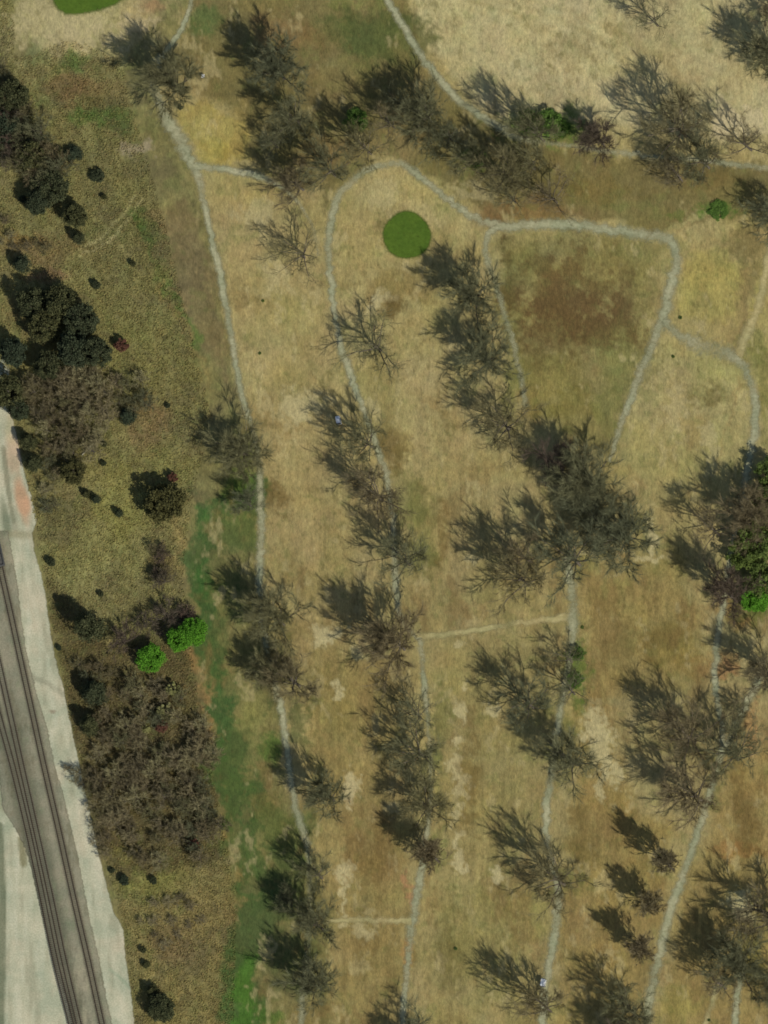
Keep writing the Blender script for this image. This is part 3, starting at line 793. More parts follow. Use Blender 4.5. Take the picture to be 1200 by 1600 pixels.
BAL = [(-60, 830), (12, 830), (25, 900), (30, 940), (40, 1015), (56, 1080), (74, 1140), (86, 1200), (97, 1235), (110, 1290), (121, 1335), (130, 1385), (141, 1440), (155, 1500), (166, 1560), (176, 1605), (186, 1670),
       (125, 1670), (112, 1600), (104, 1560), (86, 1512), (68, 1440), (57, 1392), (48, 1352), (40, 1325), (22, 1290), (5, 1265), (-5, 1180), (-60, 1150)]
M_BAL = sheet_mat("track_ballast", (0.72, 0.72, 0.72), (1.2, 1.2, 1.2), 2.6, 0.8, use_tint=True, bump=.5, hard=.2)
area_sheet("track_ballast", BAL, M_BAL, .03, 1.6, 5.0, ballast_col, zfun=lambda d: 0.22 * sstep(4, -8, d))

M_RAIL = mat_noise("rusty_rail", (0.035, 0.024, 0.016), (0.075, 0.05, 0.034), 4, .6, metallic=.2)
M_SLP = mat_noise("weathered_sleeper", (0.10, 0.088, 0.062), (0.2, 0.18, 0.13), 3)


def railway(key, label):
    L = smooth_line(TR[key], 5.0)
    q = np.stack([(L[:, 0] - 600) * S, (800 - L[:, 1]) * S], 1)
    t = np.gradient(q, axis=0); t /= np.linalg.norm(t, axis=1, keepdims=True); nr = np.stack([-t[:, 1], t[:, 0]], 1)
    root = empty("railway_track", (q[0, 0], q[0, 1], 0))
    tag(root, label, "railway track", "railway tracks in the ballast bed")
    o2 = np.array([q[0, 0], q[0, 1]])
    q = q - o2
    prof = [(-.075, .0), (.075, .0), (.075, .02), (.02, .04), (.02, .12), (.037, .13), (.037, .17), (-.037, .17), (-.037, .13), (-.02, .12), (-.02, .04), (-.075, .02)]
    for sd_ in (-1, 1):
        vv = []
        for u, z in prof:
            p = q + nr * (sd_ * .7175 + u * 1.35)
            vv.append(np.column_stack([p, np.full(len(p), .37 + z)]))
        V_ = np.stack(vv + [vv[0]], 1)
        me = mesh_np("rail", V_.reshape(-1, 3), grid_faces(V_.shape[0], V_.shape[1]), M_RAIL)
        link("rail", me, root)
    # sleepers
    seg = np.linalg.norm(np.diff(q, axis=0), axis=1); s = np.concatenate([[0], np.cumsum(seg)])
    n_s = int(s[-1] / .62); ss = np.linspace(.3, s[-1] - .3, n_s)
    sx = np.interp(ss, s, q[:, 0]); sy = np.interp(ss, s, q[:, 1]); an = np.arctan2(np.interp(ss, s, t[:, 1]), np.interp(ss, s, t[:, 0]))
    mb = MB(); mb.box(-.12, .12, -1.3, 1.3, .255, .37)
    # in-frame middle hundred individually
    mid = n_s // 2
    order = sorted(range(n_s), key=lambda i: abs(i - mid))
    first = None
    rest = MB()
    for r_, i in enumerate(order):
        if r_ < 100:
            if first is None:
                first = mb.build("sleeper", M_SLP, root); c = first
            else:
                c = first.copy(); COL.objects.link(c); c.parent = root
            c.location = (sx[i], sy[i], random.uniform(-.01, .01)); c.rotation_euler = (0, 0, an[i] + random.gauss(0, .012))
        else:
            m4 = Matrix.Translation((sx[i], sy[i], 0)) @ Matrix.Rotation(an[i], 4, 'Z')
            rest.add([m4 @ Vector(v) for v in mb.v], mb.f)
    o = rest.build("sleepers", M_SLP, root); o['kind'] = 'stuff'


railway('A', "single rusty railway track nearest the wide pale gravel strip")
railway('B', "middle railway track, the right of the two close together in darker ballast")
railway('C', "leftmost railway track, hard against the track beside it in darker ballast")

# open goods wagon at the photo's left edge
M_WAG = mat_noise("wagon_grey_paint", (0.05, 0.052, 0.05), (0.10, 0.10, 0.095), 1.5, .6)
M_WAGIN = mat_noise("wagon_load_dark_scrap", (0.03, 0.03, 0.028), (0.12, 0.115, 0.10), 2.5, .95, bump=.6)
M_DARK = mat_noise("dark_steel", (0.02, 0.02, 0.02), (0.045, 0.04, 0.035), 5, .6)
M_WHITE = mat_noise("white_paint", (0.72, 0.72, 0.70), (0.82, 0.82, 0.80), 2, .35)
ang = math.atan2(-(900 - 845), (4 + 8))
wg = empty("goods_wagon", (*P(-4.5, 855), .40), ang - math.pi / 2 + math.pi)
tag(wg, "dark grey open goods wagon on the track at the left edge, beside pale gravel", "wagon")
b_ = MB()
LW, WW = 6.6, 1.62
b_.box(-WW, WW, -LW, LW, 1.05, 1.2)
for sx_ in (-1, 1):
    b_.box(sx_ * WW - .05, sx_ * WW + .05, -LW, LW, 1.202, 2.7)
    for k in range(9):
        yy = -LW + .5 + k * (2 * LW - 1) / 8
        b_.box(*(sorted((sx_ * (WW + .052), sx_ * (WW + .16)))), yy - .06, yy + .06, 1.1, 2.65)
    b_.box(-WW + .052, WW - .052, *(sorted((sx_ * LW, sx_ * (LW - .1)))), 1.202, 2.7)
b_.build("body", M_WAG, wg)
g_ = np.random.default_rng(5)
gxx, gyy = np.meshgrid(np.linspace(-WW + .08, WW - .08, 14), np.linspace(-LW + .15, LW - .15, 44))
gzz = 2.2 + .25 * (1 - (gxx / WW) ** 2) + g_.uniform(-.12, .12, gxx.shape)
link("load", mesh_np("load", np.stack([gxx, gyy, gzz], -1).reshape(-1, 3), grid_faces(*gxx.shape), M_WAGIN), wg)
b_ = MB(); b_.box(-.25, .25, -LW + .1, LW - .1, .75, 1.048); b_.build("underframe", M_DARK, wg)
for yb in (-4.6, 4.6):
    for ya in (-.9, .9):
        b_ = MB()
        for sx_ in (-.7175, .7175): b_.wheel((sx_, yb + ya, .58), .44, .13)
        b_.tube([(-.7, yb + ya, .58), (.7, yb + ya, .58)], .07, 8)
        b_.build("wheelset", M_DARK, wg)
for sy_ in (-1, 1):
    b_ = MB(); b_.box(-.12, .12, *(sorted((sy_ * (LW + .002), sy_ * (LW + .6)))), .8, 1.0); b_.build("coupler", M_DARK, wg)

# ------------------------------------------------------------------ tree prototypes
def bare_proto(seed, limbs=7, subs=5, subs2=5, twigs=26, tilt=(16, 48), up_bias=.35, bole=.15, tw=.010, tl=.11, lead=False):
    """returns (trunk mesh, crown mesh) normalised: height 1, radius 1 (95th percentile)"""
    r = random.Random(seed); g = np.random.default_rng(seed)
    trunk = MB(); br = MB(); tips = []

    def grow(mb, p, d, ln, r0, r1, segs, bend, n):
        pts = [p.copy()]; rad = [r0]; q = p.copy(); dd = d.copy()
        for i in range(segs):
            dd = (dd + Vector((r.gauss(0, bend), r.gauss(0, bend), r.gauss(0, bend * .5) + up_bias * .18))).normalized()
            q = q + dd * (ln / segs); pts.append(q.copy()); rad.append(r0 + (r1 - r0) * (i + 1) / segs)
        mb.tube(pts, rad, n, cap=False)
        return pts, dd

    def child_dir(d, a_):
        ax = d.orthogonal().normalized(); ax.rotate(Matrix.Rotation(r.uniform(0, 2 * math.pi), 3, d))
        v = d.copy(); v.rotate(Matrix.Rotation(a_, 3, ax))
        v.z += up_bias * .35
        return v.normalized()
    H0 = 18.0
    tp, td = grow(trunk, Vector((0, 0, 0)), Vector((r.gauss(0, .04), r.gauss(0, .04), 1)).normalized(), H0 * (bole + (.5 if lead else .36)), .36, .12 if lead else .13, 6, .03, 7)
    base_az = r.uniform(0, 6.28)
    for i in range(limbs):
        if lead:
            t = r.uniform(bole / (bole + .5), 1); k = t * (len(tp) - 1); j = min(int(k), len(tp) - 2); p0 = tp[j].lerp(tp[j + 1], k - j)
            ln = H0 * r.uniform(.16, .30) * (1.15 - .75 * (t - .3)); ti = math.radians(r.uniform(*tilt))
        else:
            hfr = (i + .5) / limbs; f0 = bole / (bole + .36)
            k = (f0 + (1 - f0) * hfr) * (len(tp) - 1); j = min(int(k), len(tp) - 2); p0 = tp[j].lerp(tp[j + 1], k - j)
            ln = H0 * r.uniform(.38, .52) * (1.08 - .3 * hfr); ti = math.radians(tilt[1] + (tilt[0] - tilt[1]) * hfr + r.uniform(-6, 6)) * (.5 if i == limbs - 1 else 1)
        az_ = base_az + i * 2.399 + r.gauss(0, .25)
        d = Vector((math.sin(ti) * math.cos(az_), math.sin(ti) * math.sin(az_), math.cos(ti)))
        lp, ld = grow(trunk, p0, d, ln, .17 if not lead else .10, .06, 5, .10, 5)
        for a_ in range(subs):
            k = (.28 + .72 * (a_ + r.random()) / subs) * (len(lp) - 1); j = min(int(k), len(lp) - 2); p1 = lp[j].lerp(lp[j + 1], k - j)
            d1 = child_dir((lp[j + 1] - lp[j]).normalized(), math.radians(r.uniform(22, 58)))
            sp, _ = grow(br, p1, d1, ln * r.uniform(.32, .6), .085, .035, 3, .14, 4)
            for b__ in range(subs2):
                k = (.2 + .8 * (b__ + r.random()) / subs2) * (len(sp) - 1); j = min(int(k), len(sp) - 2); p2 = sp[j].lerp(sp[j + 1], k - j)
                d2 = child_dir((sp[j + 1] - sp[j]).normalized(), math.radians(r.uniform(20, 60)))
                tpz, _ = grow(br, p2, d2, ln * r.uniform(.16, .30), .03, .014, 2, .16, 3)
                for q in range(2): tips.append((tpz[q], tpz[q + 1]))
    tips_a = np.array([[*a_, *b__] for a_, b__ in tips])
    n = len(tips_a); m = max(1, int(twigs / 2))
    A_ = np.repeat(tips_a[:, :3], m, 0); B_ = np.repeat(tips_a[:, 3:], m, 0)
    N = len(A_); t = g.random((N, 1))
    Pp = A_ + (B_ - A_) * t
    D = (B_ - A_); D /= np.linalg.norm(D, axis=1, keepdims=True)
    D = D + g.normal(0, .36, (N, 3)); D[:, 2] += up_bias * .8
    D /= np.linalg.norm(D, axis=1, keepdims=True)
    Ln = g.uniform(.5, 1.3, (N, 1)) * tl * H0 * .6
    side = np.cross(D, g.normal(0, 1, (N, 3))); side /= np.linalg.norm(side, axis=1, keepdims=True) + 1e-9
    wd = g.uniform(.6, 1.3, (N, 1)) * tw * H0 * .25
    T = np.stack([Pp - side * wd, Pp + side * wd, Pp + D * Ln], 1).reshape(-1, 3)
    bv = np.array([tuple(v) for v in br.v]); tv = np.array([tuple(v) for v in trunk.v])
    allv = np.concatenate([T, bv])
    Hs = allv[:, 2].max(); c = T[:, :2].mean(0) * .0; R = np.percentile(np.linalg.norm(T[:, :2] - c, axis=1), 88)
    sc_ = np.array([1 / R, 1 / R, 1 / Hs])
    tris = [f for f in br.f if len(f) == 3]; quads = [f for f in br.f if len(f) == 4]
    F_ = [np.arange(len(T)).reshape(-1, 3)]
    if tris: F_.append(np.array(tris) + len(T))
    F_.append(np.array(quads) + len(T))
    crown = mesh_np("crown", allv * sc_, F_, M_TWIG)
    me = mesh_np("trunk", tv * sc_, np.array([f for f in trunk.f if len(f) == 4]), M_TRUNK)
    return me, crown


def leafy_proto(seed, n_leaf=7000, size=.05, shape='round', clumps=60, mat=M_EVER, hollow=.55, low=.12):
    """crown of small leaf faces gathered in clumps; normalised like the bare trees"""
    g = np.random.default_rng(seed); r = random.Random(seed)
    cs = []
    while len(cs) < clumps:
        v = g.uniform(-1, 1, 3); d = np.linalg.norm(v)
        if d > 1 or d < hollow * g.random() ** .5: continue
        if shape == 'cone':
            z = low + (1 - low) * (v[2] * .5 + .5); rr = (1 - (z - low) / (1 - low)) ** .8 * .95 + .06
            cs.append((v[0] * rr, v[1] * rr, z, .14 + .14 * rr))
        else:
            z = low + (1 - low) * (v[2] * .45 + .5)
            cs.append((v[0] * .82, v[1] * .82, z, g.uniform(.13, .27)))
    cs = np.array(cs)
    i = g.integers(0, len(cs), n_leaf)
    off = g.normal(0, 1, (n_leaf, 3)); off /= np.linalg.norm(off, axis=1, keepdims=True)
    off *= (g.random((n_leaf, 1)) ** .4)
    rad = cs[i, 3:4]
    Pp = cs[i, :3] + off * rad * np.array([1, 1, .55])
    Pp[:, 2] = np.maximum(Pp[:, 2], .02)
    nrm = off * .6 + g.normal(0, .6, (n_leaf, 3)); nrm[:, 2] += .5
    nrm /= np.linalg.norm(nrm, axis=1, keepdims=True)
    a_ = np.cross(nrm, g.normal(0, 1, (n_leaf, 3))); a_ /= np.linalg.norm(a_, axis=1, keepdims=True)
    b__ = np.cross(nrm, a_)
    s_ = g.uniform(.6, 1.4, (n_leaf, 1)) * size
    zs = np.array([1, 1, .6])
    Q = np.stack([Pp - a_ * s_ * zs, Pp + b__ * s_ * .6 * zs, Pp + a_ * s_ * zs, Pp - b__ * s_ * .6 * zs], 1).reshape(-1, 3)
    R = np.percentile(np.linalg.norm(Q[:, :2], axis=1), 96)
    Q[:, :2] /= R; Q[:, 2] /= Q[:, 2].max()
    crown = mesh_np("crown", Q, np.arange(len(Q)).reshape(-1, 4), mat)
    mb = MB()
    mb.tube([(0, 0, 0), (.01, 0, .3), (0, .01, .6), (0, 0, .8)], [.06, .045, .03, .01], 7)
    for k in range(7):
        c = cs[r.randrange(len(cs))]; z0 = r.uniform(.12, .5)
        mb.tube([(0, 0, z0), (c[0] * .5, c[1] * .5, (z0 + c[2]) / 2), (c[0], c[1], c[2])], [.03, .02, .006], 5)
    me = bpy.data.meshes.new("trunk"); me.from_pydata(mb.v, [], mb.f); me.materials.append(M_TRUNK)
    return me, crown


PROTO = {
    's': [bare_proto(100 + i, limbs=9, subs=5, subs2=4, twigs=17, tilt=(24, 64), tw=.0056, tl=.20) for i in range(5)],           # sparse, open
    'm': [bare_proto(200 + i, limbs=12, subs=5, subs2=5, twigs=23, tilt=(22, 60), tw=.0058, tl=.20, up_bias=.42) for i in range(6)],   # full
    'd': [bare_proto(300 + i, limbs=14, subs=6, subs2=5, twigs=32, tilt=(20, 58), tw=.0060, tl=.19, up_bias=.42) for i in range(4)],  # dense
    'n': [bare_proto(400 + i, limbs=34, subs=4, subs2=3, twigs=28, tilt=(30, 62), tw=.0065, tl=.13, lead=True, bole=.14) for i in range(3)],  # narrow, one leader
    'c': [bare_proto(500 + i, limbs=12, subs=4, subs2=4, twigs=16, tilt=(20, 70), tw=.013, tl=.20, bole=.04) for i in range(4)],     # scrub
    'e': [leafy_proto(600 + i, 9000, .045, 'round', 100, M_EVER) for i in range(3)],
    'k': [leafy_proto(650 + i, 7000, .045, 'cone', 90, M_EVER) for i in range(2)],
    'o': [leafy_proto(700 + i, 6500, .05, 'round', 80, M_OLIVE) for i in range(2)],
    'g': [leafy_proto(750 + i, 11000, .042, 'round', 130, M_BRIGHT, low=.05) for i in range(2)],
    'y': [leafy_proto(800 + i, 4200, .05, 'round', 60, M_MID, hollow=.3) for i in range(2)],
    'p': [leafy_proto(850, 3000, .07, 'round', 40, M_PALE, low=.05)],
    'r': [leafy_proto(870, 3000, .07, 'round', 40, M_REDB, low=.05)],
}
tree_rng = random.Random(99)
CNT = {}


def solve_h(L, R):
    lo, hi = 1.0, 45.0
    for _ in range(30):
        h = (lo + hi) / 2
        if .62 * h * COT + math.sqrt((.36 * h * COT) ** 2 + R * R) > L: hi = h
        else: lo = h
    return h


def tree(kind, bx, by, L, W, label, group, name="bare_tree", cat="tree", mat=None, H=None):
    if kind in 'smdn': W *= .86 if kind == 'n' else 1.14 if by > 380 else 1.0
    R = W * S / 2
    h = H or max(1.0, solve_h(L * S, R))
    pr = PROTO[kind]; i = CNT.get(kind, tree_rng.randrange(10)); CNT[kind] = i + 1
    tm, cm = pr[i % len(pr)]
    x, y = P(bx, by)
    if kind in 'smdn':
        x -= .745 * 1.6; y += .667 * 1.6
    else:                                    # positions read off the crown, not the foot
        x += .745 * LEAN * h * .5; y -= .667 * LEAN * h * .5
    root = empty(name, (x, y, 0), tree_rng.uniform(0, 6.283))
    root.scale = (R, R, h)
    tag(root, label, cat, group)
    t = link("trunk", tm, root)
    c = link("crown", cm, root)
    if mat is not None:
        c.material_slots[0].link = 'OBJECT'; c.material_slots[0].material = mat
    return root


B = "bare trees standing on the golf course"
G, D_, K = M_TWIGG, M_TWIGP, None
TREES = [
 # kind, base x, base y, shadow length, width, material, label
 ('d', 290, 150, 152, 92, G, "dark bare tree standing over the gravel path just below the green at the top left"),
 ('d', 450, 128, 142, 86, G, "big dark bare tree between the yellow tee and the dark green grass"),
 ('m', 474, 200, 140, 72, G, "bare tree right of the yellow tee, its shadow falling on the tee's right edge"),
 ('s', 440, 236, 80, 54, G, "bare tree just right of the yellow tee with a short shadow"),
 ('m', 530, 280, 160, 80, G, "bare tree left of the path loop's top, in the strip above the left fairway"),
 ('m', 480, 302, 132, 72, None, "bare tree where the short cross path meets the left fairway's upper edge"),
 ('m', 586, 246, 140, 66, None, "bare tree just above the top left bend of the path loop"),
 ('s', 622, 205, 130, 62, None, "open bare tree in the clump right above the path loop, russet ground beneath"),
 ('d', 680, 195, 145, 95, G, "wide dark bare tree at the middle of the clump left of the diagonal top path"),
 ('s', 640, 182, 110, 66, G, "bare tree behind the wide dark one in the clump above the path loop"),
 ('s', 712, 225, 100, 60, G, "bare tree on the lower slope of the clump above the putting green"),
 ('m', 748, 264, 115, 62, G, "olive tinged bare tree above the right shoulder of the path loop"),
 ('m', 803, 282, 150, 76, None, "bare tree below the diagonal top path, left of the brown strip"),
 ('m', 842, 270, 118, 66, G, "bare tree just below the diagonal path where it levels out"),
 ('s', 876, 322, 122, 78, None, "open brown bare tree beside the broad path junction right of the loop"),
 ('s', 812, 322, 90, 56, G, "small bare tree above the path, between the loop and the broad path junction"),
 ('s', 1034, 46, 118, 62, G, "open bare tree alone on the pale fairway at the top right"),
 ('d', 1220, 100, 138, 88, G, "dense bare tree cut by the right edge on the pale top right fairway"),
 ('m', 1236, 34, 110, 70, None, "bare tree cut by the top right corner"),
 ('m', 856, 226, 168, 72, G, "bare tree at the top path's bend, its shadow reaching onto the pale fairway"),
 ('d', 950, 232, 98, 60, D_, "compact dark bare tree beside the bright green bushes on the top path"),
 ('m', 1078, 218, 176, 110, None, "very wide bare tree above the top right path"),
 ('m', 1114, 268, 155, 74, G, "bare tree with a bold trunk shadow just below the top right path"),
 ('s', 1180, 240, 160, 78, None, "open thin bare tree on the top right path close to the right edge"),
 ('m', 1072, 288, 112, 56, None, "small bare tree in the brown strip below the top right path"),
 ('m', 1226, 350, 104, 74, G, "dense bare tree at the right edge beside the green weeds"),
 ('s', 482, 408, 112, 80, None, "lone open bare tree high on the left fairway"),
 ('s', 600, 553, 116, 92, G, "open bare tree on the path loop's left side, its branches showing pale"),
 ('d', 752, 482, 136, 76, G, "dense bare tree right below the round putting green"),
 ('d', 772, 578, 136, 80, G, "dense bare tree second down the row below the putting green"),
 ('m', 802, 676, 124, 82, None, "bare tree below the row at the foot of the pale green strip path"),
 ('d', 392, 716, 112, 78, G, "compact dark bare tree left of the long path at the meadow's edge"),
 ('m', 398, 796, 88, 42, G, "slim olive tree beside the long path at the head of the green ditch"),
 ('m', 590, 706, 142, 66, G, "bare tree beside the curved path with the white cart under it"),
 ('m', 604, 787, 142, 76, None, "bare tree just below the one sheltering the white cart"),
 ('m', 646, 888, 148, 68, G, "bare tree whose trunk shadow crosses the middle path"),
 ('d', 930, 762, 158, 92, G, "uppermost large bare tree of the big clump at the centre right"),
 ('m', 885, 740, 112, 70, D_, "dark bare tree on the top left rim of the big centre clump"),
 ('m', 912, 888, 165, 96, G, "bare tree at the foot of the big centre clump, directly above the worn path"),
 ('d', 988, 846, 150, 94, G, "bare tree at the right end of the big centre clump"),
 ('m', 940, 822, 120, 84, G, "bare tree in the middle of the big centre clump"),
 ('s', 836, 884, 146, 66, None, "upper of two bare trees left of the big centre clump"),
 ('m', 832, 920, 165, 80, None, "lower of two bare trees left of the big centre clump"),
 ('d', 638, 1020, 186, 88, None, "tall bare tree with the longest shadow, left of the T-shaped path junction"),
 ('d', 450, 982, 142, 78, G, "dark bare tree over the long path beside the green ditch"),
 ('m', 474, 1078, 146, 76, None, "brown bare tree just below the dark one over the long path"),
 ('d', 432, 1058, 98, 58, G, "dark bare tree between the green ditch and the long path"),
 ('d', 528, 1256, 148, 58, G, "dark slender bare tree across the long path, left of a sandy bare patch"),
 ('s', 664, 1128, 112, 62, G, "open bare tree at the top of the middle row below the T-junction"),
 ('m', 672, 1188, 134, 80, G, "bare tree second in the middle row below the T-junction"),
 ('m', 680, 1272, 136, 76, None, "bare tree third in the middle row below the T-junction"),
 ('n', 692, 1352, 134, 52, None, "slim bare tree at the foot of the middle row, at the path's reappearing end"),
 ('m', 840, 1112, 148, 72, G, "bare tree below the worn cross path, left of the small greenish pair"),
 ('m', 908, 1200, 160, 86, G, "wide bare tree over the path at the head of the sandy strip"),
 ('s', 904, 1090, 112, 56, G, "lower of the small greenish bare pair below the worn cross path"),
 ('s', 900, 1040, 90, 54, G, "upper of the small greenish bare pair below the worn cross path"),
 ('m', 1092, 1165, 165, 92, None, "upper left tree of the big clump beside the forked path at the right"),
 ('m', 1160, 1192, 160, 84, G, "bare tree standing right of the forked path, its shadow crossing both arms"),
 ('m', 1104, 1258, 168, 86, None, "lower tree of the big clump beside the forked path at the right"),
 ('d', 1158, 946, 160, 62, D_, "dark long-shadowed bare tree above the bright green bush at the right"),
 ('s', 1130, 842, 138, 68, None, "open bare tree leftmost of the upper right clump"),
 ('d', 1188, 822, 145, 76, None, "dense bare tree over the path at the upper right clump"),
 ('m', 1222, 1072, 170, 70, None, "bare tree at the right edge whose shadow crosses the path below the bright green bush"),
 ('m', 888, 1388, 162, 86, None, "wide bare tree on the path with a green tuft of twigs about its foot"),
 ('n', 1058, 1364, 144, 42, None, "narrow spire-shaped bare tree, top of the column of three left of the lower right path"),
 ('n', 1032, 1428, 112, 46, None, "narrow bare tree, middle of the column of three left of the lower right path"),
 ('n', 1020, 1496, 120, 44, None, "narrow bare tree, bottom of the column of three left of the lower right path"),
 ('m', 867, 1586, 170, 62, None, "bare tree near the bottom edge beside the parked white golf cart"),
 ('m', 1002, 1594, 148, 76, G, "bare tree at the bottom edge left of the lower right path"),
 ('d', 1000, 1650, 150, 76, D_, "bare tree rooted below the bottom edge, its dark shadow left of the lower right path"),
 ('m', 1226, 1450, 176, 100, None, "wide bare tree cut by the right edge around a pale grassy gap"),
 ('d', 1168, 1526, 150, 88, G, "dense bare tree between the two short paths at the bottom right"),
 ('s', 1140, 1550, 126, 56, None, "bare tree with a pale trunk at the foot of the bottom right clump"),
 ('m', 1242, 1580, 110, 64, G, "bare tree cut by the right edge near the bottom"),
 ('m', 662, 1640, 122, 76, G, "bare tree rooted below the bottom edge on the middle path"),
 ('m', 510, 1378, 122, 50, G, "dark bare tree at the end of the long path's lower stretch"),
 ('d', 512, 1458, 136, 62, G, "large dark bare tree left of the short sandy side path"),
 ('d', 508, 1552, 142, 64, G, "dark bare tree near the bottom, right of the bright green ditch"),
 ('m', 462, 1412, 70, 36, G, "small dark bare tree in the green bank beside the ditch"),
 ('m', 1168, 1118, 60, 34, G, "small bare tree between the arms of the forked path"),
]
for k_, bx, by, L_, W_, mt_, lb in TREES:
    tree(k_, bx, by, L_, W_, lb, B, mat=mt_)

# evergreens and dark trees at the wood's edge
E = "dark evergreens in the left woods"
for (k_, bx, by, h, W_, lb) in [
    ('e', 22, 150, 11, 46, "dark evergreen at the left edge, uppermost of the wood"), ('e', 8, 205, 10, 50, "dark evergreen at the left edge below the uppermost one"),
    ('e', 48, 245, 10, 48, "dark evergreen with an olive top in the upper left wood"), ('e', 82, 292, 9, 52, "dark evergreen in the narrowing lower end of the upper left wood"),
    ('e', 60, 318, 8, 36, "smaller evergreen left of the narrowing end of the upper left wood"), ('e', 118, 338, 7.5, 36, "evergreen at the very tip of the upper left wood"),
    ('k', 122, 372, 5, 18, "little evergreen just below the tip of the upper left wood"), ('k', 34, 412, 6, 26, "lone round evergreen beside the brown clearing on the left"),
    ('e', 52, 476, 10, 48, "evergreen at the top left of the large dark evergreen clump"), ('e', 96, 474, 11, 52, "evergreen at the top of the large dark evergreen clump"),
    ('e', 70, 512, 10, 48, "pale topped evergreen inside the large dark evergreen clump"), ('e', 128, 500, 11, 50, "evergreen at the upper right of the large dark evergreen clump"),
    ('e', 118, 548, 11, 52, "evergreen in the lower middle of the large dark evergreen clump"), ('e', 152, 552, 11, 44, "evergreen at the right rim of the large dark evergreen clump"),
    ('e', 78, 572, 9, 44, "evergreen below the small grassy gap in the large dark clump"), ('e', 22, 552, 10, 40, "evergreen at the left edge beside the large dark clump"),
    ('e', 14, 612, 12, 50, "evergreen at the left edge above the pale gravel"), ('e', 30, 640, 9, 32, "evergreen right above the tip of the pale gravel"),
    ('k', 44, 690, 6, 26, "small evergreen on the bank beside the reddish gravel"), ('k', 52, 724, 6, 26, "small evergreen on the bank right of the reddish gravel's middle"),
    ('o', 258, 785, 9.5, 62, "round olive topped evergreen with a black shadow, alone in the left meadow"), ('k', 138, 978, 13, 44, "tall pointed evergreen beside the pale gravel, its shadow wedge shaped"),
    ('k', 148, 1082, 9, 36, "evergreen at the upper left corner of the lower thicket"), ('k', 142, 1132, 8, 34, "evergreen on the railway side of the lower thicket"),
    ('e', 252, 1574, 7, 42, "evergreen near the bottom edge in the lower left meadow"), ('k', 238, 1548, 5, 20, "small evergreen directly above the one near the bottom edge"),
    ('k', 199, 650, 4.5, 26, "small green conifer at the right rim of the brown wood"), ('o', 116, 738, 6, 38, "rounded olive bush tree at the foot of the brown wood"),
]:
    tree(k_, bx, by, 0, W_, lb, E, name="evergreen_tree", mat=None, H=h)

# bright and pale leafy trees, bushes
for (k_, bx, by, h, W_, lb, gr) in [
    ('g', 236, 1028, 7, 42, "bright spring green round tree, the lower left of the two in the thicket", "bright green trees"),
    ('g', 280, 1000, 7, 36, "bright spring green tree, left half of the upper right pair at the ditch", "bright green trees"),
    ('g', 302, 988, 7.5, 42, "bright spring green tree nearest the green ditch", "bright green trees"),
    ('g', 1180, 934, 5, 46, "bright green bush beside the path at the right edge", "bright green trees"),
    ('y', 1190, 905, 8, 52, "mid green leafy tree right above the bright green bush at the right edge", "green leafy trees"),
    ('y', 1184, 850, 11, 62, "mid green leafy tree at the right edge, centre of the upper right clump", "green leafy trees"),
    ('y', 1200, 795, 11, 66, "mid green leafy tree at the right edge above the others", "green leafy trees"),
    ('y', 1160, 868, 8, 52, "mid green leafy tree on the left flank of the upper right clump", "green leafy trees"),
    ('y', 1205, 740, 9, 46, "green tree at the right edge beside the path's upper bend", "green leafy trees"),
    ('y', 828, 190, 4, 36, "bright green bush left of two beside the top path", "green bushes by the top path"),
    ('y', 858, 192, 4, 38, "bright green bush in the middle beside the top path", "green bushes by the top path"),
    ('y', 876, 200, 3.5, 26, "bright green bush touching the compact dark tree beside the top path", "green bushes by the top path"),
    ('y', 556, 188, 3.5, 34, "green bush under the clump above the path loop", "green bushes by the top path"),
    ('y', 742, 246, 4, 30, "green bush on the slope above the loop's right shoulder", "green bushes by the top path"),
    ('y', 1122, 328, .8, 28, "low green weeds patch in the brown strip at the right", "green bushes by the top path"),
    ('p', 270, 1078, 4.5, 22, "pale yellow green bush, upper of the two stacked in the thicket", "pale bushes in the thicket"),
    ('p', 258, 1112, 4.5, 26, "pale yellow green bush, lower of the two stacked in the thicket", "pale bushes in the thicket"),
    ('p', 228, 1140, 3.5, 14, "small pale bush below and left of the stacked pale pair", "pale bushes in the thicket"),
    ('r', 190, 538, 3.5, 22, "dark red bush at the right of the large evergreen clump", "russet bushes"),
    ('r', 304, 1318, 3.5, 20, "russet bush at the lower right of the thicket", "russet bushes"),
    ('r', 252, 1134, 3, 20, "russet bush under the stacked pale pair in the thicket", "russet bushes"),
    ('r', 270, 745, 3, 16, "russet bush on the rim of the round olive topped evergreen", "russet bushes"),
    ('y', 898, 1062, 3, 24, "green sprouting bush beside the small greenish bare pair", "green leafy trees"),
    ('y', 904, 1022, 3, 20, "green sprouting bush just above the other by the greenish bare pair", "green leafy trees"),
]:
    nm, ct = (("shrub", "bush") if "bush" in lb or "weeds" in lb else ("leafy_tree", "tree"))
    fresh = gr == "green bushes by the top path" or "sprouting" in lb
    tree(k_, bx, by, 0, W_ * (1.1 if fresh else 1), lb, gr, name=nm, cat=ct, H=h, mat=M_FRESH if fresh else None)

# purple-dark bare trees of the thicket head
for (bx, by, h, W_, lb) in [(190, 1000, 7, 50, "purple brown bushy bare tree left of the lower bright green tree"), (262, 962, 7, 60, "purple brown bushy bare tree above the bright green trees"),
                            (292, 958, 5, 32, "small purple brown bare tree right above the bright green trees"), (225, 975, 5, 36, "purple brown bare tree between its two larger neighbours"),
                            (255, 905, 7, 32, "thin dark bare tree standing in the meadow above the purple brown ones")]:
    tree('c', bx, by, 0, W_, lb, "purple brown thicket trees", mat=M_TWIGP, H=h)


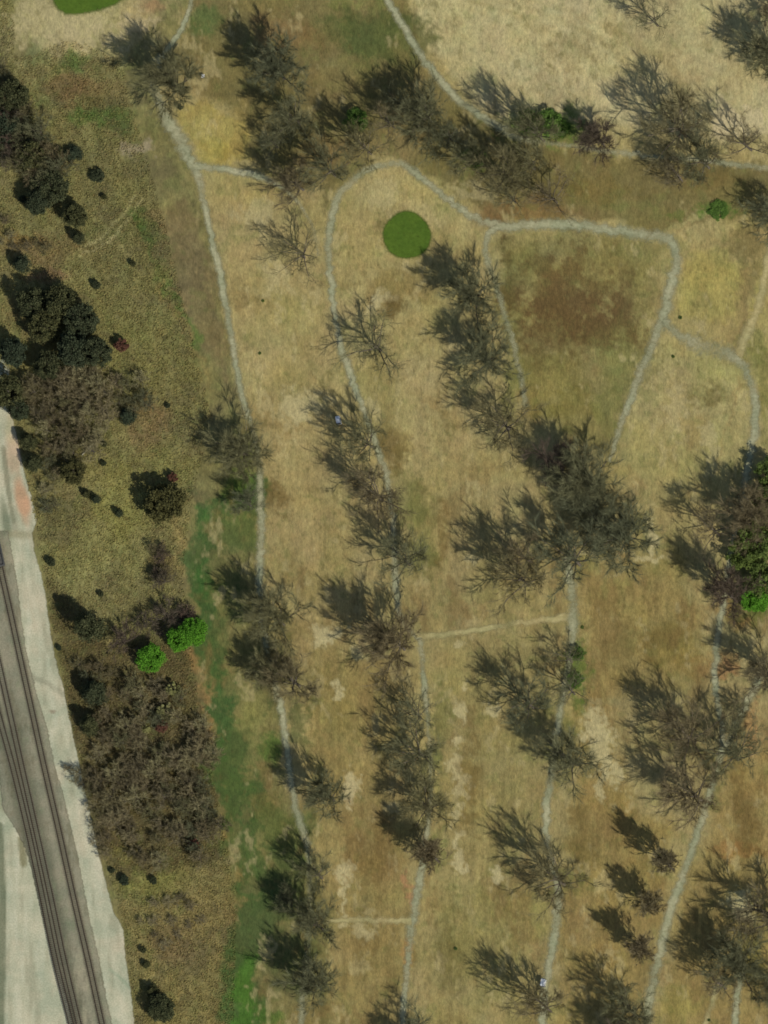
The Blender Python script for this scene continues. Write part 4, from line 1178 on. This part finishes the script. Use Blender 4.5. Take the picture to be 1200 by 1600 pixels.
# thickets of small bare trees
def thicket(poly_, n, hr, wr, label, group, mats, seed, mind):
    r = random.Random(seed); pts = []; tries = 0
    xs = [p[0] for p in poly_]; ys = [p[1] for p in poly_]
    while len(pts) < n and tries < 20000:
        tries += 1
        x = r.uniform(min(xs), max(xs)); y = r.uniform(min(ys), max(ys))
        if not inside(np.array([[x]]), np.array([[y]]), poly_)[0, 0]: continue
        if any((x - a) ** 2 + (y - b) ** 2 < mind ** 2 for a, b in pts): continue
        pts.append((x, y))
    for x, y in pts:
        lb = label if isinstance(label, str) else min(label, key=lambda q: (q[0] - x) ** 2 + (q[1] - y) ** 2)[2]
        tree('c', x, y, 0, r.uniform(*wr), lb, group, mat=r.choice(mats), H=r.uniform(*hr))


thicket([(150, 1080), (230, 1065), (310, 1090), (338, 1180), (345, 1290), (320, 1340), (240, 1350), (185, 1330), (150, 1220)], 95, (4, 7.5), (20, 36),
        [(170, 1110, "grey brown bare scrub tree in the thicket's upper corner beside the gravel"), (235, 1085, "grey brown bare scrub tree just below the lower bright green tree"),
         (300, 1115, "grey brown bare scrub tree right of the stacked pale bushes"), (180, 1200, "grey brown bare scrub tree on the railway side halfway down the lower thicket"),
         (245, 1180, "grey brown bare scrub tree in the heart of the lower thicket below the pale bushes"), (320, 1210, "grey brown bare scrub tree on the ditch side halfway down the lower thicket"),
         (190, 1300, "grey brown bare scrub tree at the lower thicket's bottom corner by the railway"), (250, 1310, "grey brown bare scrub tree along the bottom edge of the lower thicket"),
         (315, 1300, "grey brown bare scrub tree around the russet bush at the lower thicket's corner")], "scrub trees of the lower thicket", [M_SCRUB, M_SCRUB, M_TWIG, M_TWIGG, M_SCRUB], 1, 11)
thicket([(50, 590), (150, 575), (175, 640), (150, 700), (100, 715), (60, 690)], 38, (5, 9), (24, 40),
        [(80, 600, "tan grey bare tree in the brown wood directly under the evergreens"), (140, 600, "tan grey bare tree at the brown wood's upper right corner"),
         (75, 670, "tan grey bare tree in the brown wood on the gravel side"), (110, 650, "tan grey bare tree in the heart of the brown wood"), (145, 675, "tan grey bare tree of the brown wood nearest the fallen trunk")], "bare trees of the brown wood", [M_SCRUB, M_SCRUB, M_TWIG], 2, 11)
thicket([(60, 700), (105, 715), (90, 770), (75, 820), (60, 780)], 9, (2.5, 4.5), (14, 24),
        "low grey bare scrub on the bank between the reddish gravel and the meadow", "scrub on the gravel bank", [M_SCRUB, M_TWIGG], 3, 10)
thicket([(0, 100), (30, 170), (70, 215), (95, 260), (70, 285), (30, 260), (0, 240)], 30, (7, 11), (32, 48),
        [(10, 140, "dark grey bare tree at the top of the upper left wood"), (20, 210, "dark grey bare tree halfway down the upper left wood at the picture's edge"), (70, 240, "dark grey bare tree on the meadow side of the upper left wood")], "bare trees of the upper left wood", [M_TWIG, M_TWIGP, M_TWIGG], 4, 11)
thicket([(165, 590), (215, 580), (235, 640), (190, 660)], 8, (4, 6), (22, 34),
        "pale greenish bare scrub tree at the right rim of the brown wood", "pale scrub beside the brown wood", [M_SCRUB, M_TWIGG], 5, 14)
thicket([(0, 330), (40, 350), (90, 400), (30, 400), (0, 380)], 7, (2, 3.5), (12, 22), "low brown bare bush in the clearing at the left edge", "low bushes in the left clearing", [M_TWIG, M_SCRUB], 6, 14)
thicket([(120, 1030), (180, 1040), (170, 1090), (150, 1110)], 9, (3, 5), (18, 28), "low dark bare scrub between the pale gravel and the thicket", "scrub beside the pale gravel", [M_TWIG, M_TWIGG], 7, 14)
thicket([(95, 1190), (150, 1200), (170, 1320), (160, 1345), (140, 1250)], 14, (2.5, 5), (16, 26), "low russet grey scrub on the railway side of the lower thicket", "scrub on the railway bank", [M_SCRUB, M_TWIG], 8, 13)
thicket([(250, 1500), (330, 1450), (300, 1400), (225, 1400), (215, 1460)], 12, (1.5, 3), (12, 22), "low brown scrub in the lower left meadow", "scrub in the lower left meadow", [M_TWIG, M_SCRUB], 9, 18)
thicket([(240, 850), (258, 850), (262, 900), (240, 900)], 5, (3, 4.5), (16, 24), "thin brown bare scrub left of the green ditch's upper bend", "scrub left of the green ditch", [M_TWIG, M_TWIGP], 10, 12)

# small solitary dark shrubs, each with its own place
for (x, y, W_, h, lb) in [(150, 780, 13, 3.6, "small dark shrub, right of the pair below the brown wood"), (135, 772, 12, 3.0, "small dark shrub, left of the pair below the brown wood"),
                          (186, 802, 12, 3.4, "small dark shrub midway between the shrub pair and the round evergreen"), (162, 724, 9, 1.8, "tiny shrub below the fallen trunk"), (163, 694, 9, 2.0, "tiny shrub at the fallen trunk's upper end"),
                          (262, 634, 8, 1.4, "tiny shrub left of the compact dark tree at the meadow's edge"), (208, 412, 9, 2.0, "tiny dark shrub in the meadow right of the brown clearing"),
                          (80, 878, 14, 2.4, "dark shrub close to the pale gravel's upper bend"), (158, 928, 9, 1.8, "tiny shrub above the wedge shadowed evergreen"), (163, 308, 9, 1.8, "tiny dark shrub above the faint curved wheel tracks"),
                          (92, 232, 8, 1.6, "tiny shrub beside the upper left wood"), (115, 240, 26, 3.4, "brown dark shrub right of the upper left wood"), (152, 275, 22, 2.4, "purplish shrub between the upper left wood and the path"),
                          (228, 1507, 12, 2.6, "dark shrub above the small evergreen in the lower left meadow"), (224, 1484, 10, 1.8, "tiny shrub on top of the row in the lower left meadow"), (175, 1360, 9, 1.4, "tiny shrub on the railway bank below the thicket"),
                          (240, 1376, 12, 2.0, "dark shrub under the thicket's lower edge"), (194, 1375, 16, 2.4, "green dark shrub near the railway bank below the thicket"), (282, 168, 8, 2.2, "tiny dark shrub between the path and the yellow tee"),
                          (92, 1012, 9, 1.4, "tiny shrub at the gravel edge below the wedge shadowed evergreen"), (36, 312, 12, 2.2, "small dark shrub in the upper left clearing"), (150, 445, 14, 2.2, "small dark shrub right of the evergreen clump's top")]:
    tree('k' if h > 2.5 else 'o', x, y, 0, W_, lb, "small dark shrubs in the meadow", name="shrub", cat="shrub", mat=M_EVER, H=h)
for (x, y, g_l) in [q for q in [(411, 470, "small dark weed tuft on the left fairway beside the long path"), (436, 462, None), (406, 552, "lone dark weed tuft on the left fairway left of the loop"), (425, 673, None), (366, 499, None), (361, 578, None), (350, 510, None),
                    (373, 625, None), (1052, 557, "lone dark weed tuft below the tee at the right"), (1047, 536, None), (1027, 532, None), (1000, 594, None), (1108, 620, None), (1120, 586, None), (910, 980, "dark weed tuft beside the worn path crossing"),
                    (678, 1515, None), (712, 1482, "lone dark weed tuft right of the middle path"), (1108, 1594, "dark weed tuft beside the short paths at the bottom right"), (691, 350, None), (801, 77, None), (877, 81, None), (1068, 28, None),
                    (1127, 498, None), (1063, 496, "yellow green weed tuft at the tee's lower left corner"), (895, 1268, None), (1055, 1282, None), (560, 1335, None), (1032, 1010, None)] if q[2]]:
    tree('o', x, y, 0, tree_rng.uniform(4, 6), g_l or "small dark weed tuft growing on the dry fairway grass", "weed tufts on the fairways", name="weed_tuft", cat="weed", mat=M_MID, H=tree_rng.uniform(.25, .4))

# fallen trunk
lg = MB(); x0, y0 = P(128, 712); x1, y1 = P(151, 690)
lg.tube([(0, 0, .25), ((x1 - x0) * .5, (y1 - y0) * .55, .35), (x1 - x0, y1 - y0, .5)], [.28, .22, .1], 8)
lg.tube([((x1 - x0) * .4, (y1 - y0) * .4, .3), ((x1 - x0) * .4 + 1.6, (y1 - y0) * .4 + .2, .9)], [.1, .03], 6)
lg.tube([((x1 - x0) * .7, (y1 - y0) * .7, .3), ((x1 - x0) * .7 - .6, (y1 - y0) * .7 + 1.6, 1.0)], [.09, .03], 6)
M_LOG = mat_noise("bleached_wood", (0.22, 0.2, 0.13), (0.38, 0.35, 0.25), 3)
lo = lg.build("fallen_trunk", M_LOG); lo.location = (x0, y0, 0)
tag(lo, "pale fallen trunk lying below the brown wood", "fallen tree")

# ------------------------------------------------------------------ golf carts and marker
M_SEAT = mat_noise("cart_seat", (0.10, 0.09, 0.07), (0.16, 0.14, 0.11), 4)
M_BODY = mat_noise("cart_body_paint", (0.55, 0.55, 0.50), (0.65, 0.65, 0.60), 2, .4)
M_TYRE = mat_noise("tyre", (0.02, 0.02, 0.02), (0.04, 0.04, 0.04), 6)


def cart(px, py, rz, label):
    r = empty("golf_cart", (*P(px, py), 0.05), rz)
    tag(r, label, "golf cart", "golf carts")
    b = MB()
    b.prism_x([(-1.2, .35), (1.2, .35), (1.25, .55), (.95, .85), (.55, .85), (.5, .42), (.05, .42), (.05, .68), (-.65, .7), (-.7, .8), (-1.22, .75)], -.6, .6)
    b.build("body", M_BODY, r)
    b = MB()
    b.prism_x([(-.95, 1.86), (1.0, 1.82), (1.12, 1.86), (.9, 1.95), (-.9, 1.99), (-1.1, 1.92)], -.66, .66)
    b.build("roof", M_WHITE, r)
    b = MB(); b.box(-.52, .52, -.6, .0, .702, .84); b.box(-.52, .52, -.68, -.602, .80, 1.2); b.build("seat", M_SEAT, r)
    for sx_ in (-1, 1):
        for y0_, y1_ in ((.85, .7), (-.9, -.8)):
            b = MB(); b.tube([(sx_ * .54, y0_, .7), (sx_ * .58, y1_, 1.87)], .025, 6); b.build("roof_post", M_DARK, r)
        for yy in (-.8, .82):
            b = MB(); b.wheel((sx_ * .52, yy, .23), .23, .2); b.build("wheel", M_TYRE, r)
    b = MB(); b.tube([(-.28, .6, .8), (-.28, .42, 1.0)], .02, 6)
    ring = [(-.28 + .17 * math.cos(t), .40 + .1 * math.sin(t), 1.02 + .13 * math.sin(t)) for t in np.linspace(0, 6.283, 17)]
    b.tube(ring, .015, 5, cap=False); b.build("steering_wheel", M_DARK, r)
    b = MB(); b.box(-.45, .45, -1.15, -.78, .802, .9)
    b.tube([(-.2, -1.0, .9), (-.22, -1.12, 1.45)], [.13, .15], 8); b.tube([(.2, -1.0, .9), (.22, -1.12, 1.45)], [.13, .15], 8)
    b.build("golf_bags", M_DARK, r)
    return r


cart(850.5, 1537, math.radians(-12), "white roofed golf cart parked on the cart path near the bottom")
cart(530.5, 658, math.radians(12), "white roofed golf cart under the bare tree left of the curved path")

mk = empty("tee_marker_box", (*P(318.5, 120), 0)); tag(mk, "small white box on a post above the yellow tee", "marker")
b = MB(); b.box(-.06, .06, -.06, .06, 0, .7); b.build("post", M_DARK, mk)
b = MB(); b.prism_x([(-.5, .7), (.5, .7), (.5, 1.0), (0, 1.12), (-.5, 1.0)], -.42, .42); b.build("box", M_WHITE, mk)

# ------------------------------------------------------------------ rough grass: real tufts over the meadow
def tufts(name, mask_fn, n, hr, wr, cols, seed):
    g = np.random.default_rng(seed)
    x = g.uniform(-10, 1210, n); y = g.uniform(-10, 1610, n)
    keep = mask_fn(x[None], y[None])[0] > g.random(n)
    x = x[keep]; y = y[keep]; m = len(x)
    wx_, wy_ = (x - 600) * S, (800 - y) * S
    Vs_ = []
    k = 5
    h = g.uniform(*hr, m); wd = g.uniform(*wr, m)
    for j in range(k):
        a_ = g.uniform(0, 6.283, m); d = np.stack([np.cos(a_), np.sin(a_)], 1); s_ = np.stack([-d[:, 1], d[:, 0]], 1)
        lean = g.uniform(.2, .8, m) * wd
        bx = np.stack([wx_, wy_], 1) + d * (wd * .15)[:, None]
        p0 = np.column_stack([bx - s_ * (wd * .28)[:, None], np.zeros(m)])
        p1 = np.column_stack([bx + s_ * (wd * .28)[:, None], np.zeros(m)])
        p2 = np.column_stack([bx + d * lean[:, None], h])
        Vs_.append(np.stack([p0, p1, p2], 1))
    V_ = np.stack(Vs_, 1).reshape(-1, 3)
    me = mesh_np(name, V_, np.arange(len(V_)).reshape(-1, 3), M_GRASS)
    c = np.array([lin(q) for q in cols])[g.integers(0, len(cols), m)] * g.uniform(.5, 1.45, (m, 1))
    # blend with the soil tint under it
    ix = np.clip(((x - GX0) / RES).astype(int), 0, w__ - 1); iy = np.clip(((y - GY0) / RES).astype(int), 0, h_ - 1)
    c = c * .28 + C[iy, ix] * 1.02
    col_attr(me, np.repeat(c, k * 3, 0))
    return tag(link(name, me), kind='stuff', label="rough dry meadow grass in tufts", cat="grass")


M_GRASS, n, b, out = new_mat("meadow_grass")
at = n.nodes.new("ShaderNodeAttribute"); at.attribute_name = "tint"
n.links.new(at.outputs['Color'], b.inputs['Base Color'])
tr = n.nodes.new("ShaderNodeBsdfTranslucent"); n.links.new(at.outputs['Color'], tr.inputs[0])
mx = n.nodes.new("ShaderNodeMixShader"); mx.inputs[0].default_value = .3
n.links.new(b.outputs[0], mx.inputs[1]); n.links.new(tr.outputs[0], mx.inputs[2]); n.links.new(mx.outputs[0], out.inputs[0])


def meadow_mask(x, y):
    r_edge = np.interp(y, [0, 100, 250, 320, 650, 780, 900, 1100, 1400, 1610], [120, 190, 230, 250, 330, 300, 285, 310, 370, 365])
    l_edge = np.interp(y, [600, 640, 740, 830, 930, 1110, 1250, 1450, 1600], [-20, 22, 42, 58, 74, 108, 140, 194, 212])
    apron = (y < 75 + 12 * np.sin(x / 23.)) & (x > 22)
    return ((x < r_edge) & (x > l_edge) & ~apron).astype(float)


tufts("meadow_grass", meadow_mask, 210000, (.12, .42), (.4, .95), [(132, 124, 72), (150, 140, 88), (112, 106, 58), (140, 116, 70), (104, 112, 58)], 77)
